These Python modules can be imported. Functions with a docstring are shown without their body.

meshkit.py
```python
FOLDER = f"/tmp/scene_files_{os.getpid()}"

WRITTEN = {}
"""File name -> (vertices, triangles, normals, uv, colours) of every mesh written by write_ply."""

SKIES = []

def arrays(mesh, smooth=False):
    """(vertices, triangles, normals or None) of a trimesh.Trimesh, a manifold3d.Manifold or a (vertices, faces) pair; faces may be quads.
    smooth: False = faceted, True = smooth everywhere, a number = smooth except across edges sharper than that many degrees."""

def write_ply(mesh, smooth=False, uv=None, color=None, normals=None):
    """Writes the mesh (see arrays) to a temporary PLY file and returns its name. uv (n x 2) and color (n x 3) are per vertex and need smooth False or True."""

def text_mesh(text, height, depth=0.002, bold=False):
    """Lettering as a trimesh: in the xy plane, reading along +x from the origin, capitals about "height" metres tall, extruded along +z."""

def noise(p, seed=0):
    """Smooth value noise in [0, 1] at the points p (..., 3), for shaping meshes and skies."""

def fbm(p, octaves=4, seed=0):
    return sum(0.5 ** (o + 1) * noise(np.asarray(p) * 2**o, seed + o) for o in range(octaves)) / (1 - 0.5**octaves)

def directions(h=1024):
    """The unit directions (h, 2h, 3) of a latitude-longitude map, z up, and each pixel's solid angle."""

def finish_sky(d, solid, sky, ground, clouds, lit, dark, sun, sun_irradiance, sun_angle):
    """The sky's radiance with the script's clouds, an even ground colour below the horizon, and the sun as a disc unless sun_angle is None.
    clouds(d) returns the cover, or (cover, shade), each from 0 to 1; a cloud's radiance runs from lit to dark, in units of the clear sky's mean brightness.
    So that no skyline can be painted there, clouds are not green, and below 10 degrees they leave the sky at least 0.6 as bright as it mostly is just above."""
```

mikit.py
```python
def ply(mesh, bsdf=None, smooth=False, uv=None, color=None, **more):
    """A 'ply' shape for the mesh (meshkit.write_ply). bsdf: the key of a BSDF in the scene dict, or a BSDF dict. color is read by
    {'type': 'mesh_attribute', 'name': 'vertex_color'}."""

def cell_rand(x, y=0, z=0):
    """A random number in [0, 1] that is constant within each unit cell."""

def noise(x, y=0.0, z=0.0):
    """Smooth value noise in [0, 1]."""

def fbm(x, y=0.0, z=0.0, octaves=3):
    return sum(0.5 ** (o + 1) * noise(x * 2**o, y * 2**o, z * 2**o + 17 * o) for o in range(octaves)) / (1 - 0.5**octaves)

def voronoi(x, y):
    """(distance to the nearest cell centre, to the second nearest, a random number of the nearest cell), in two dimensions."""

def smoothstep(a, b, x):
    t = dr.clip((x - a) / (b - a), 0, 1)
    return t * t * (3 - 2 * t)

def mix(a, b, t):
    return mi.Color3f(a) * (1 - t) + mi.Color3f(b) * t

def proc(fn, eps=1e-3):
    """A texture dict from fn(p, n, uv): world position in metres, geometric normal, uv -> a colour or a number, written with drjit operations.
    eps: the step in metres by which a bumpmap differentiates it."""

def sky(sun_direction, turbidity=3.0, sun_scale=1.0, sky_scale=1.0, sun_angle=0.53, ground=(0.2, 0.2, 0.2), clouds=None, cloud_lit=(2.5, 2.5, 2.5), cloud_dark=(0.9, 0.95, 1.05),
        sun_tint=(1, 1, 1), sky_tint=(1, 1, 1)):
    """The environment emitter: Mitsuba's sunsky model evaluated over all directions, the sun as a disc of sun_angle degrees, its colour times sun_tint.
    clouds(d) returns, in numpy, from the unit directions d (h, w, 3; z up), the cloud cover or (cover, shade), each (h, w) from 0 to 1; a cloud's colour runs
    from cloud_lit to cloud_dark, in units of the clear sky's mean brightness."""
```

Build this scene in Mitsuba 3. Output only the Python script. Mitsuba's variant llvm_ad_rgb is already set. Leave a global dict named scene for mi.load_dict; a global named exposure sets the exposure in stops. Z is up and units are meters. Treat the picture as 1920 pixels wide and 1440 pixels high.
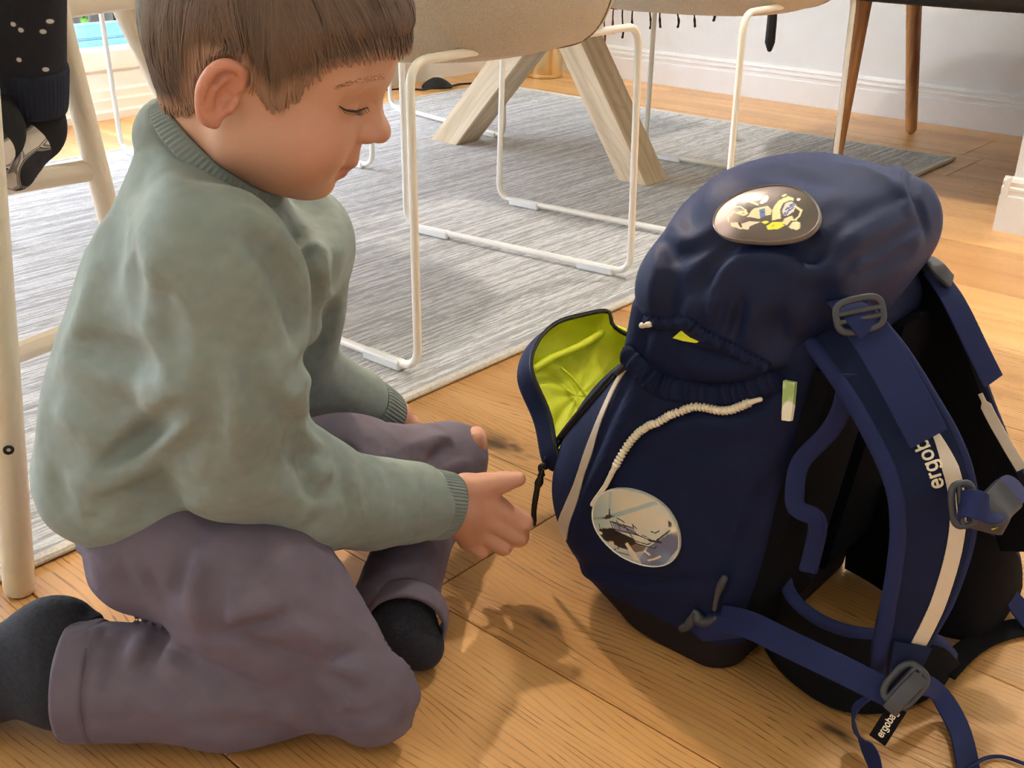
import math, random
import numpy as np, trimesh, shapely, manifold3d
import shapely.geometry as sg, shapely.affinity as sa
from scipy.spatial import cKDTree
from scipy.ndimage import map_coordinates, gaussian_filter
from scipy.interpolate import CubicSpline
import drjit as dr
import mitsuba as mi
import mikit, meshkit

T = mi.ScalarTransform4f
scene, labels = {}, {}
rng = np.random.default_rng(7)

# ------------------------------------------------------------------ camera
FOC, CAM = 2000.0, np.array([0, 0, 0.64])
YAW, PITCH, ROLL = np.radians(131.186), np.radians(25.055), np.radians(0.6617)
_f = np.array([math.cos(YAW) * math.cos(PITCH), math.sin(YAW) * math.cos(PITCH), -math.sin(PITCH)])
_r = np.array([math.sin(YAW), -math.cos(YAW), 0.0])
_u = np.cross(_r, _f)
CR, CU, CF = math.cos(ROLL) * _r + math.sin(ROLL) * _u, -math.sin(ROLL) * _r + math.cos(ROLL) * _u, _f
scene['camera'] = {'type': 'perspective', 'fov': math.degrees(2 * math.atan(960 / FOC)), 'fov_axis': 'x', 'near_clip': 0.02, 'far_clip': 100.0,
                   'to_world': T().look_at(origin=CAM.tolist(), target=(CAM + CF).tolist(), up=CU.tolist())}

# ------------------------------------------------------------------ light
exposure = 0.24
scene['sky'] = mikit.sky((0.75, -0.35, 0.55), turbidity=4.0, sun_scale=0.0, sky_scale=66.0, ground=(0.3, 0.32, 0.28), sky_tint=(0.90, 1.0, 1.14),
                         clouds=lambda d: np.clip(0.75 + 0.4 * (meshkit.fbm(d * 3.0, 4, 3) - 0.5), 0, 1), cloud_lit=(1.45, 1.5, 1.58), cloud_dark=(1.0, 1.03, 1.08))

# ------------------------------------------------------------------ helpers
FW = np.array([math.sin(YAW), -math.cos(YAW), 0.0])        # level, towards the right of the view
DP = np.array([math.cos(YAW), math.sin(YAW), 0.0])         # level, away from the camera
UP = np.array([0, 0, 1.0])


def V(*a):
    return np.array(a, float)


def ray(px, py):
    return CF + (px - 960) / FOC * CR - (py - 720) / FOC * CU


def US(px, py, s):
    """where the sight line of a photograph pixel meets the upright plane at level distance s"""
    d = ray(px, py)
    return CAM + d * (s / (d @ DP))


def UX(px, py, x):
    d = ray(px, py)
    return CAM + d * ((x - CAM[0]) / d[0])


def UY(px, py, y):
    d = ray(px, py)
    return CAM + d * ((y - CAM[1]) / d[1])


def UZ(px, py, z=0.0):
    d = ray(px, py)
    return CAM + d * ((z - CAM[2]) / d[2])


def put(key, mesh, bsdf, smooth=False, label=None, cat=None, group=None, kind=None, **more):
    scene[key] = mikit.ply(mesh, bsdf, smooth=smooth, **more)
    tag(key, label, cat, group, kind)


def tag(key, label=None, cat=None, group=None, kind=None):
    d = labels.setdefault(key, {})
    for k, v in (('label', label), ('category', cat), ('group', group), ('kind', kind)):
        if v:
            d[k] = v
    if not d:
        del labels[key]


def num(base, i):
    return base if i == 0 else f'{base}_{i:03d}'


def cat_mesh(ms):
    vs, fs, n = [], [], 0
    for m in ms:
        v, f = (np.asarray(m.vertices), np.asarray(m.faces)) if hasattr(m, 'vertices') else (np.asarray(m[0]), np.asarray(m[1]))
        if f.shape[1] == 4:
            f = np.vstack([f[:, [0, 1, 2]], f[:, [0, 2, 3]]])
        vs.append(v); fs.append(f + n); n += len(v)
    return np.vstack(vs), np.vstack(fs)


def cat_uv(ms, uvs):
    return cat_mesh(ms), np.vstack(uvs)


def rbox(x0, x1, y0, y1, z0, z1, c=0.002):
    """a box with chamfered edges"""
    c = min(c, (x1 - x0) / 2.1, (y1 - y0) / 2.1, (z1 - z0) / 2.1)
    pts = []
    for x, sx in ((x0, 1), (x1, -1)):
        for y, sy in ((y0, 1), (y1, -1)):
            for z, sz in ((z0, 1), (z1, -1)):
                pts += [(x, y + sy * c, z + sz * c), (x + sx * c, y, z + sz * c), (x + sx * c, y + sy * c, z)]
    return hull(pts)


def hull(pts):
    m = manifold3d.Manifold.hull_points(np.asarray(pts, float)).to_mesh()
    return np.array(m.vert_properties[:, :3], float), np.array(m.tri_verts)


def spline(pts, n, closed=False):
    pts = np.asarray(pts, float)
    if closed:
        pts = np.vstack([pts, pts[:1]])
    t = np.r_[0, np.cumsum(np.linalg.norm(np.diff(pts[:, :3], axis=0), axis=1) ** 0.7 + 1e-6)]
    cs = CubicSpline(t, pts, bc_type='periodic' if closed else 'natural')
    dense = cs(np.linspace(0, t[-1], n * 8))
    l = np.r_[0, np.cumsum(np.linalg.norm(np.diff(dense[:, :3], axis=0), axis=1))]
    u = np.linspace(0, l[-1], n + 1)[:-1] if closed else np.linspace(0, l[-1], n)
    return np.stack([np.interp(u, l, dense[:, k]) for k in range(dense.shape[1])], 1)


def frames(path, up, closed=False):
    path = np.asarray(path, float)
    if closed:
        t = np.roll(path, -1, 0) - np.roll(path, 1, 0)
    else:
        t = np.gradient(path, axis=0)
    t /= np.linalg.norm(t, axis=1, keepdims=True) + 1e-12
    up = np.broadcast_to(np.asarray(up, float), path.shape)
    b = np.cross(t, up)
    b /= np.linalg.norm(b, axis=1, keepdims=True) + 1e-12
    n = np.cross(b, t)
    return t, b, n          # tangent, side, normal (near up)


def pframes(path):
    """frames without twist"""
    path = np.asarray(path, float)
    t = np.gradient(path, axis=0)
    t /= np.linalg.norm(t, axis=1, keepdims=True) + 1e-12
    n = np.zeros_like(t)
    a = np.array([0, 0, 1.0]) if abs(t[0, 2]) < 0.9 else np.array([1.0, 0, 0])
    n[0] = np.cross(np.cross(t[0], a), t[0]); n[0] /= np.linalg.norm(n[0])
    for i in range(1, len(t)):
        v = n[i - 1] - t[i] * (n[i - 1] @ t[i])
        n[i] = v / np.linalg.norm(v)
    return t, np.cross(t, n), n


def loft(rings, caps=True, closed=False):
    """rings (m, k, 3) -> mesh"""
    r = np.asarray(rings, float)
    m, k = r.shape[:2]
    v = r.reshape(-1, 3)
    i = np.arange(k); j = (i + 1) % k
    fs = []
    for a in range(m if closed else m - 1):
        b = (a + 1) % m
        fs.append(np.stack([a * k + i, a * k + j, b * k + j], 1))
        fs.append(np.stack([a * k + i, b * k + j, b * k + i], 1))
    if caps and not closed:
        v = np.vstack([v, r[0].mean(0), r[-1].mean(0)])
        fs.append(np.stack([j, i, np.full(k, m * k)], 1))
        fs.append(np.stack([(m - 1) * k + i, (m - 1) * k + j, np.full(k, m * k + 1)], 1))
    f = np.vstack(fs)
    mesh = trimesh.Trimesh(v, f, process=False)
    if mesh.volume < 0:
        f = f[:, ::-1]
    return v, f


def tube(path, rad, k=12, closed=False, caps=True):
    path = np.asarray(path, float)
    rad = np.broadcast_to(np.asarray(rad, float), (len(path),))
    a = np.arange(k) * 2 * np.pi / k
    if closed:
        t, b, n = frames(path, [0.13, 0.21, 1.0], True)
    else:
        t, b, n = pframes(path)
    rings = path[:, None] + rad[:, None, None] * (np.cos(a)[None, :, None] * n[:, None] + np.sin(a)[None, :, None] * b[:, None])
    if not closed and caps:   # rounded ends
        out = []
        for e, d in ((0, -1), (-1, 1)):
            s = [(math.cos(q), math.sin(q)) for q in (0.5, 1.0, 1.35)]
            rr = [path[e] + (rings[e] - path[e]) * c + d * t[e] * rad[e] * sn for c, sn in s]
            out.append(rr[::-1] if e == 0 else rr)
        rings = np.concatenate([out[0], rings, out[1]])
    return loft(rings, caps, closed)


def ribbon(path, width, thick, normal, k=None, round_=0.35, closed=False):
    """a strap: rounded flat cross-section swept along the path; normal = the flat side's facing (one or per point)"""
    path = np.asarray(path, float)
    t, b, n = frames(path, normal, closed)
    w = np.broadcast_to(np.asarray(width, float), (len(path),)) / 2
    h = np.broadcast_to(np.asarray(thick, float), (len(path),)) / 2
    prof = []
    for sx, sy in ((1, 1), (-1, 1), (-1, -1), (1, -1)):
        for q in ((0.0, 45.0, 90.0) if sx * sy > 0 else (90.0, 45.0, 0.0)):
            prof.append((sx, sy, math.cos(math.radians(q)), math.sin(math.radians(q))))
    rings = []
    for i in range(len(path)):
        r = min(h[i], w[i]) * 0.98
        ring = [path[i] + b[i] * sx * (w[i] - r + r * c) + n[i] * sy * (h[i] - r + r * s) for sx, sy, c, s in prof]
        rings.append(ring)
    return loft(rings, True, closed)


def lathe(profile, k=32, center=(0, 0, 0), caps=True):
    """profile of (radius, z); closed at both ends"""
    a = np.arange(k) * 2 * np.pi / k
    rings = [np.stack([r * np.cos(a), r * np.sin(a), np.full(k, z)], 1) + np.asarray(center) for r, z in profile]
    return loft(rings, caps)


def bend_path(pts, r, n=6):
    """a polyline with rounded corners"""
    pts = [np.asarray(p, float) for p in pts]
    out = [pts[0]]
    for a, p, b in zip(pts, pts[1:], pts[2:]):
        d0, d1 = (a - p) / np.linalg.norm(a - p), (b - p) / np.linalg.norm(b - p)
        q = min(r, 0.45 * np.linalg.norm(a - p), 0.45 * np.linalg.norm(b - p))
        for s in np.linspace(0, 1, n + 1):
            out.append((1 - s) ** 2 * (p + d0 * q) + 2 * s * (1 - s) * p + s * s * (p + d1 * q))
    out.append(pts[-1])
    return np.array(out)


# ---- distance fields for soft shapes
def smin(a, b, k):
    h = np.clip(0.5 + 0.5 * (b - a) / k, 0, 1)
    return b + (a - b) * h - k * h * (1 - h)


def smax(a, b, k):
    return -smin(-a, -b, k)


def cone(p, a, b, ra, rb):
    """capsule that tapers from ra at a to rb at b"""
    a, b = np.asarray(a, np.float32), np.asarray(b, np.float32)
    ab = b - a
    t = np.clip(((p - a) @ ab) / (ab @ ab), 0, 1)
    return np.linalg.norm(p - a - t[..., None] * ab, axis=-1) - (ra + (rb - ra) * t)


def ell(p, c, axes, rad):
    """ellipsoid with centre c, orthonormal rows axes, radii rad"""
    q = ((p - np.asarray(c, np.float32)) @ np.asarray(axes, np.float32).T) / np.asarray(rad, np.float32)
    k = np.linalg.norm(q, axis=-1)
    g = np.linalg.norm(q / np.asarray(rad, np.float32), axis=-1)
    return k * (k - 1) / np.maximum(g, 1e-6)


def sbox(p, c, axes, half, r):
    q = np.abs((p - np.asarray(c, np.float32)) @ np.asarray(axes, np.float32).T) - (np.asarray(half, np.float32) - r)
    return np.linalg.norm(np.maximum(q, 0), axis=-1) + np.minimum(q.max(-1), 0) - r


class Field:
    """a distance field on a grid: add folds, trace points on it, mesh it (surface nets)"""

    def __init__(self, lo, hi, h, fn, band=None):
        self.lo, self.h = np.asarray(lo, float), h
        self.n = np.ceil((np.asarray(hi, float) - self.lo) / h).astype(int) + 1
        # coarse first, then exact near the surface only
        c = 5
        m = (self.n + c - 1) // c + 2
        ax = [(self.lo[k] + np.arange(m[k]) * h * c).astype(np.float32) for k in range(3)]
        co = fn(np.stack(np.meshgrid(*ax, indexing='ij'), -1)).astype(np.float32)
        fi = [np.arange(self.n[k]) / c for k in range(3)]
        d = co
        for k in range(3):
            i0 = np.floor(fi[k]).astype(int)
            t = (fi[k] - i0).astype(np.float32).reshape([-1 if q == k else 1 for q in range(3)])
            d = np.take(d, i0, k) * (1 - t) + np.take(d, i0 + 1, k) * t
        idx = np.nonzero(np.abs(d) < (band or 6.5) * h)
        p = np.stack([(self.lo[k] + idx[k] * h).astype(np.float32) for k in range(3)], -1)
        d[idx] = fn(p)
        self.d = d

    def at(self, p, order=1):
        return map_coordinates(self.d, ((np.asarray(p) - self.lo) / self.h).T, order=order, mode='nearest')

    def normal(self, p):
        p = np.atleast_2d(np.asarray(p, float))
        e = self.h
        g = np.stack([self.at(p + e * k) - self.at(p - e * k) for k in np.eye(3)], 1)
        return g / (np.linalg.norm(g, axis=1, keepdims=True) + 1e-12)

    def trace(self, px, tmin=0.35, tmax=1.9):
        """the surface points that the photograph's pixels fall on"""
        px = np.atleast_2d(np.asarray(px, float))
        d = np.array([ray(*q) for q in px])
        ts = np.arange(tmin, tmax, self.h * 0.5)
        out = np.full((len(px), 3), np.nan)
        for i in range(len(px)):
            v = self.at(CAM + d[i] * ts[:, None])
            inside = (CAM + d[i] * ts[:, None] > self.lo).all(1) & (CAM + d[i] * ts[:, None] < self.lo + self.h * (self.n - 1)).all(1)
            hit = np.nonzero((v < 0) & inside)[0]
            if len(hit):
                k = hit[0]
                t = ts[k] - (ts[k] - ts[k - 1]) * (v[k] / (v[k] - v[k - 1] - 1e-9))
            else:
                k = np.argmin(np.where(inside, v, 9))
                t = ts[k]
            out[i] = CAM + d[i] * t
        return out

    def drop(self, p):
        """the nearest surface point"""
        p = np.atleast_2d(np.asarray(p, float)).copy()
        for _ in range(4):
            p -= self.normal(p) * self.at(p)[:, None]
        return p

    def fold(self, pts, amp, w, px=True, taper=True, n=60):
        """a ridge (amp > 0) or a crease (amp < 0) along a line of pixels or points on the surface"""
        pts = np.asarray(pts, float)
        if px:
            q = spline(pts, max(8, n // 3)) if len(pts) > 2 else np.linspace(pts[0], pts[-1], 20)
            line = self.trace(q)
        else:
            line = self.drop(spline(pts, n // 2) if len(pts) > 2 else np.linspace(pts[0], pts[-1], n // 2))
        l = np.r_[0, np.cumsum(np.linalg.norm(np.diff(line, axis=0), axis=1))]
        u = np.linspace(0, l[-1], n)
        line = np.stack([np.interp(u, l, line[:, k]) for k in range(3)], 1)
        wt = np.sin(np.pi * np.clip(np.linspace(0.04, 0.96, n), 0, 1)) ** 0.6 if taper is True else np.ones(n) if taper is False else np.interp(np.linspace(0, 1, n), np.linspace(0, 1, len(taper)), taper)
        lo = np.maximum(((line.min(0) - 3 * w - self.lo) / self.h).astype(int), 0)
        hi = np.minimum(((line.max(0) + 3 * w - self.lo) / self.h).astype(int) + 2, self.n)
        sl = tuple(slice(a, b) for a, b in zip(lo, hi))
        if min(b - a for a, b in zip(lo, hi)) <= 0:
            return
        ax = [self.lo[k] + np.arange(lo[k], hi[k]) * self.h for k in range(3)]
        p = np.stack(np.meshgrid(*ax, indexing='ij'), -1).reshape(-1, 3)
        sub = self.d[sl].reshape(-1)
        near = np.abs(sub) < 4 * abs(amp) + 6 * self.h
        dist, idx = cKDTree(line).query(p[near], distance_upper_bound=3 * w)
        ok = np.isfinite(dist)
        add = np.zeros(len(sub), np.float32)
        val = np.zeros(len(dist)); val[ok] = amp * wt[idx[ok]] * np.exp(-(dist[ok] / w) ** 2)
        add[near] = val
        self.d[sl] -= add.reshape(self.d[sl].shape)

    def mesh(self, cut=None):
        d = self.d if cut is None else cut
        n = d.shape
        s = d < 0
        code = np.zeros(tuple(k - 1 for k in n), np.int16)
        for i, o in enumerate(np.ndindex(2, 2, 2)):
            code += s[o[0]:n[0] - 1 + o[0], o[1]:n[1] - 1 + o[1], o[2]:n[2] - 1 + o[2]].astype(np.int16)
        cells = np.argwhere((code > 0) & (code < 8))
        ids = np.full(code.shape, -1, np.int64)
        ids[tuple(cells.T)] = np.arange(len(cells))
        acc, cnt = np.zeros((len(cells), 3)), np.zeros(len(cells))
        cor = {o: d[cells[:, 0] + o[0], cells[:, 1] + o[1], cells[:, 2] + o[2]].astype(float) for o in np.ndindex(2, 2, 2)}
        for o in np.ndindex(2, 2, 2):
            for k in range(3):
                if o[k] == 0:
                    q = list(o); q[k] = 1; q = tuple(q)
                    a, b = cor[o], cor[q]
                    m = (a < 0) != (b < 0)
                    t = np.where(m, a / np.where(m, a - b, 1), 0)
                    pt = np.tile(np.array(o, float), (len(cells), 1)); pt[:, k] += t
                    acc += np.where(m[:, None], pt, 0); cnt += m
        v = self.lo + (cells + acc / cnt[:, None]) * self.h
        fs = []
        for k in range(3):
            a, b = [x for x in range(3) if x != k]
            s0 = [slice(None)] * 3; s1 = [slice(None)] * 3
            s0[k] = slice(0, n[k] - 1); s1[k] = slice(1, n[k])
            e = s[tuple(s0)] != s[tuple(s1)]
            idx = np.argwhere(e)
            idx = idx[(idx[:, a] > 0) & (idx[:, b] > 0) & (idx[:, a] < n[a] - 1) & (idx[:, b] < n[b] - 1)]
            def cid(da, db):
                q = idx.copy(); q[:, a] -= da; q[:, b] -= db
                return ids[tuple(q.T)]
            quad = np.stack([cid(1, 1), cid(0, 1), cid(0, 0), cid(1, 0)], 1)
            flip = s[tuple(idx.T)] if k != 1 else ~s[tuple(idx.T)]
            quad = np.where(flip[:, None], quad, quad[:, ::-1])
            fs.append(quad)
        q = np.vstack(fs)
        q = q[(q >= 0).all(1)]
        f = np.vstack([q[:, [0, 1, 2]], q[:, [0, 2, 3]]])
        used = np.unique(f)
        re = np.full(len(v), -1); re[used] = np.arange(len(used))
        return v[used], re[f]


def keep_big(mesh, frac=0.05):
    v, f = mesh
    t = trimesh.Trimesh(v, f, process=False)
    lab = trimesh.graph.connected_component_labels(t.face_adjacency, node_count=len(f))
    c = np.bincount(lab)
    ok = np.isin(lab, np.nonzero(c > frac * c.max())[0])
    f = f[ok]
    used = np.unique(f)
    re = np.full(len(v), -1); re[used] = np.arange(len(used))
    return v[used], re[f]


def relax(mesh, it=2, lam=0.5):
    v, f = mesh
    import scipy.sparse as sp
    e = np.vstack([f[:, [0, 1]], f[:, [1, 2]], f[:, [2, 0]]])
    e = np.vstack([e, e[:, ::-1]])
    n = len(v)
    A = sp.coo_matrix((np.ones(len(e)), (e[:, 0], e[:, 1])), shape=(n, n)).tocsr()
    A.data[:] = 1
    w = np.asarray(A.sum(1)).ravel()
    v = v.copy()
    for i in range(it):
        for l in (lam, -lam * 1.03):
            v += l * ((A @ v) / w[:, None] - v)
    return v, f


def rgb(r, g, b):
    """an sRGB byte colour as linear"""
    c = np.array([r, g, b]) / 255.0
    return np.where(c <= 0.04045, c / 12.92, ((c + 0.055) / 1.055) ** 2.4).tolist()


def col(c):
    return {'type': 'rgb', 'value': list(map(float, c))}


def mat(name, base, rough=0.6, **more):
    scene[name] = {'type': 'twosided', 'b': {'type': 'principled', 'base_color': base if isinstance(base, dict) else col(base), 'roughness': rough, **more}}
    return name


def bumped(name, fn, scale, base, rough=0.6, eps=1e-3, **more):
    scene[name] = {'type': 'twosided', 'b': {'type': 'bumpmap', 'arbitrary': mikit.proc(fn, eps), 'scale': scale,
                                            'b': {'type': 'principled', 'base_color': base if isinstance(base, dict) else col(base), 'roughness': rough, **more}}}
    return name


N, FBM, MIX, SS = mikit.noise, mikit.fbm, mikit.mix, mikit.smoothstep

# ------------------------------------------------------------------ materials of the room
def wood_grain(u, v, k, ringf=150.0):
    """0..1, the dark lines of oak figure; u along the plank, v across, in metres"""
    warp = FBM(u * 2.2 + 3.1, v * 6.0, k, 3)
    r = v * ringf + 9.0 * warp + 2.2 * N(u * 9.0, v * 30.0)
    tri = dr.abs(r - dr.floor(r) - 0.5) * 2.0
    line = SS(0.62, 1.0, tri)
    pores = SS(0.50, 0.72, N(u * 45.0, v * 420.0, k))
    return line * (0.35 + 0.65 * pores) * (0.35 + 0.65 * SS(0.3, 0.65, N(u * 3.0, v * 16.0, k + 5.0)))


def floor_parts(uv):
    u, v = uv.x, uv.y
    k = mikit.cell_rand(dr.floor(u / 10.0), 3.0)
    return u, v, k


KNOTS = [(-0.523, 0.648, 0.010), (-0.80, 0.885, 0.024), (-0.243, 0.699, 0.009), (-0.40, 0.30, 0.012), (-0.83, 1.02, 0.007)]


def floor_color(p, n, uv):
    u, v, k = floor_parts(uv)
    dark = mi.Float(0.0); halo = mi.Float(0.0); wv = mi.Float(0.0)
    for x, y, r in KNOTS:
        dx, dy = (p.x - x) / (r * 2.6), (p.y - y) / r
        d = dr.sqrt(dx * dx + dy * dy) + 0.5 * (N(p.x * 90, p.y * 160) - 0.5)
        dark += dr.exp(-d * d * 2.2)
        halo += dr.exp(-d * d * 0.12)
        wv += 0.012 * dr.exp(-d * d * 0.10) * dr.select(dy > 0, 1.0, -1.0)
    g = wood_grain(u, v + wv, k * 40.0)
    streak = FBM(u * 1.6, v * 34.0, k * 9.0, 4)
    broad = FBM(u * 0.8, v * 5.0, k * 17.0, 2)
    base = MIX((0.62, 0.345, 0.135), (0.46, 0.230, 0.078), SS(0.25, 0.8, 0.55 * streak + 0.45 * broad))
    base = MIX(base, (0.70, 0.42, 0.19), 0.45 * SS(0.58, 0.85, FBM(u * 0.7 + 5, v * 22.0, k * 3.0, 2)))
    base = base * (0.90 + 0.24 * k)
    base = MIX(base, (0.15, 0.058, 0.015), 0.75 * g)
    base = MIX(base, (0.20, 0.10, 0.04), 0.22 * dr.minimum(halo, 1.0))
    return MIX(base, (0.045, 0.024, 0.014), dr.minimum(dark, 0.92))


def floor_bump(p, n, uv):
    u, v, k = floor_parts(uv)
    return -wood_grain(u, v, k * 40.0) + 0.25 * N(u * 6.0, v * 90.0)


scene['m_floor'] = {'type': 'twosided', 'b': {'type': 'bumpmap', 'arbitrary': mikit.proc(floor_bump, 4e-4), 'scale': 0.00022,
                    'b': {'type': 'principled', 'base_color': mikit.proc(floor_color), 'roughness': 0.36, 'specular': 0.42}}}
mat('m_wall', rgb(222, 224, 226), 0.8)
mat('m_ceiling', rgb(245, 244, 240), 0.9)
mat('m_trim', rgb(232, 233, 234), 0.32)
mat('m_subfloor', rgb(60, 40, 24), 0.9)

XW, YW, XE, YE, ZC = -3.03, 3.30, 2.2, -2.4, 2.55     # window wall, far wall, the two walls behind the camera, ceiling

put('floor', rbox(XW - 0.02, XE + 0.02, YE - 0.02, YW + 0.02, -0.14, -0.012, 0.001), 'm_subfloor', kind='structure')
PW = 0.2586
n_plank = 0
r_ = random.Random(4)
JOINT = {0: -0.94, 1: -0.565 + 0.0, 2: -1.32}
row_y = 0.937 * 0.64
starts = {0: [-1.9, 0.35], -1: [-0.602, 1.3], 1: [-0.637, 1.25], -2: [-1.75, 0.2]}
for row in range(-12, 12):
    y0, y1 = row_y + row * PW, row_y + (row + 1) * PW
    y0, y1 = max(y0, YE), min(y1, YW)
    if y1 - y0 < 0.02:
        continue
    base = {0: -0.637, -1: -0.602, 3: -0.52, 9: -0.975}.get(row, r_.uniform(-1.6, 0.6))
    cuts = sorted({XW, XE, *[c for c in (base - 4.2, base - 2.1, base, base + 2.1, base + 4.2) if XW + 0.15 < c < XE - 0.15]})
    for x0, x1 in zip(cuts, cuts[1:]):
        g = 0.0006
        v, f = rbox(x0 + g, x1 - g, y0 + g, y1 - g, -0.012, 0.0, 0.0009)
        uv = np.stack([v[:, 0] + 10.0 * (n_plank + 1) + 3.0, v[:, 1] + 0.37 * (n_plank % 11)], 1)
        put(num('floor__plank', n_plank), (v, f), 'm_floor', uv=uv)
        n_plank += 1

put('ceiling', rbox(XW - 0.1, XE + 0.1, YE - 0.1, YW + 0.1, ZC, ZC + 0.1), 'm_ceiling', kind='structure')


def extrude_profile(prof, a, b, out):
    """a moulding: profile points (distance from the wall, height) along the wall foot from a to b; out = the wall's outward normal"""
    a, b, out = V(*a, 0), V(*b, 0), V(*out, 0)
    rings = [[q + out * x + UP * z for x, z in prof] for q in (a, b)]
    return loft(rings)


BASE = [(0, 0), (0.016, 0), (0.016, 0.072), (0.0155, 0.0745), (0.012, 0.0765), (0.012, 0.084), (0.0135, 0.0865), (0.0135, 0.091), (0.009, 0.0945),
        (0.009, 0.1005), (0.0105, 0.103), (0.007, 0.109), (0.0, 0.113)]

put('wall_right', rbox(XW - 0.1, XE + 0.1, YW, YW + 0.1, 0, ZC, 0.001), 'm_wall', kind='structure')
put('baseboard_right', extrude_profile(BASE, (-2.84, YW), (XE, YW), (0, -1)), 'm_trim', smooth=25, kind='structure')
put('wall_pier', rbox(XW, -2.85, 2.30, YW, 0, ZC, 0.003), 'm_wall', kind='structure')
put('baseboard_pier', extrude_profile(BASE, (-2.85, 2.30), (-2.85, YW), (1, 0)), 'm_trim', smooth=25, kind='structure')
# the stub of wall at the right edge
put('wall_stub', rbox(-0.652, XE, 2.292, 2.42, 0, ZC, 0.003), 'm_wall', kind='structure')
put('baseboard_stub', cat_mesh([extrude_profile(BASE, (-0.668, 2.292), (XE, 2.292), (0, -1)), extrude_profile(BASE, (-0.652, 2.276), (-0.652, 2.42), (-1, 0))]), 'm_trim', smooth=25, kind='structure')
put('wall_back', rbox(XE, XE + 0.1, YE - 0.1, YW, 0, ZC, 0.001), 'm_wall', kind='structure')
put('wall_near', rbox(XW - 0.1, XE + 0.1, YE - 0.1, YE, 0, ZC, 0.001), 'm_wall', kind='structure')
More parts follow.
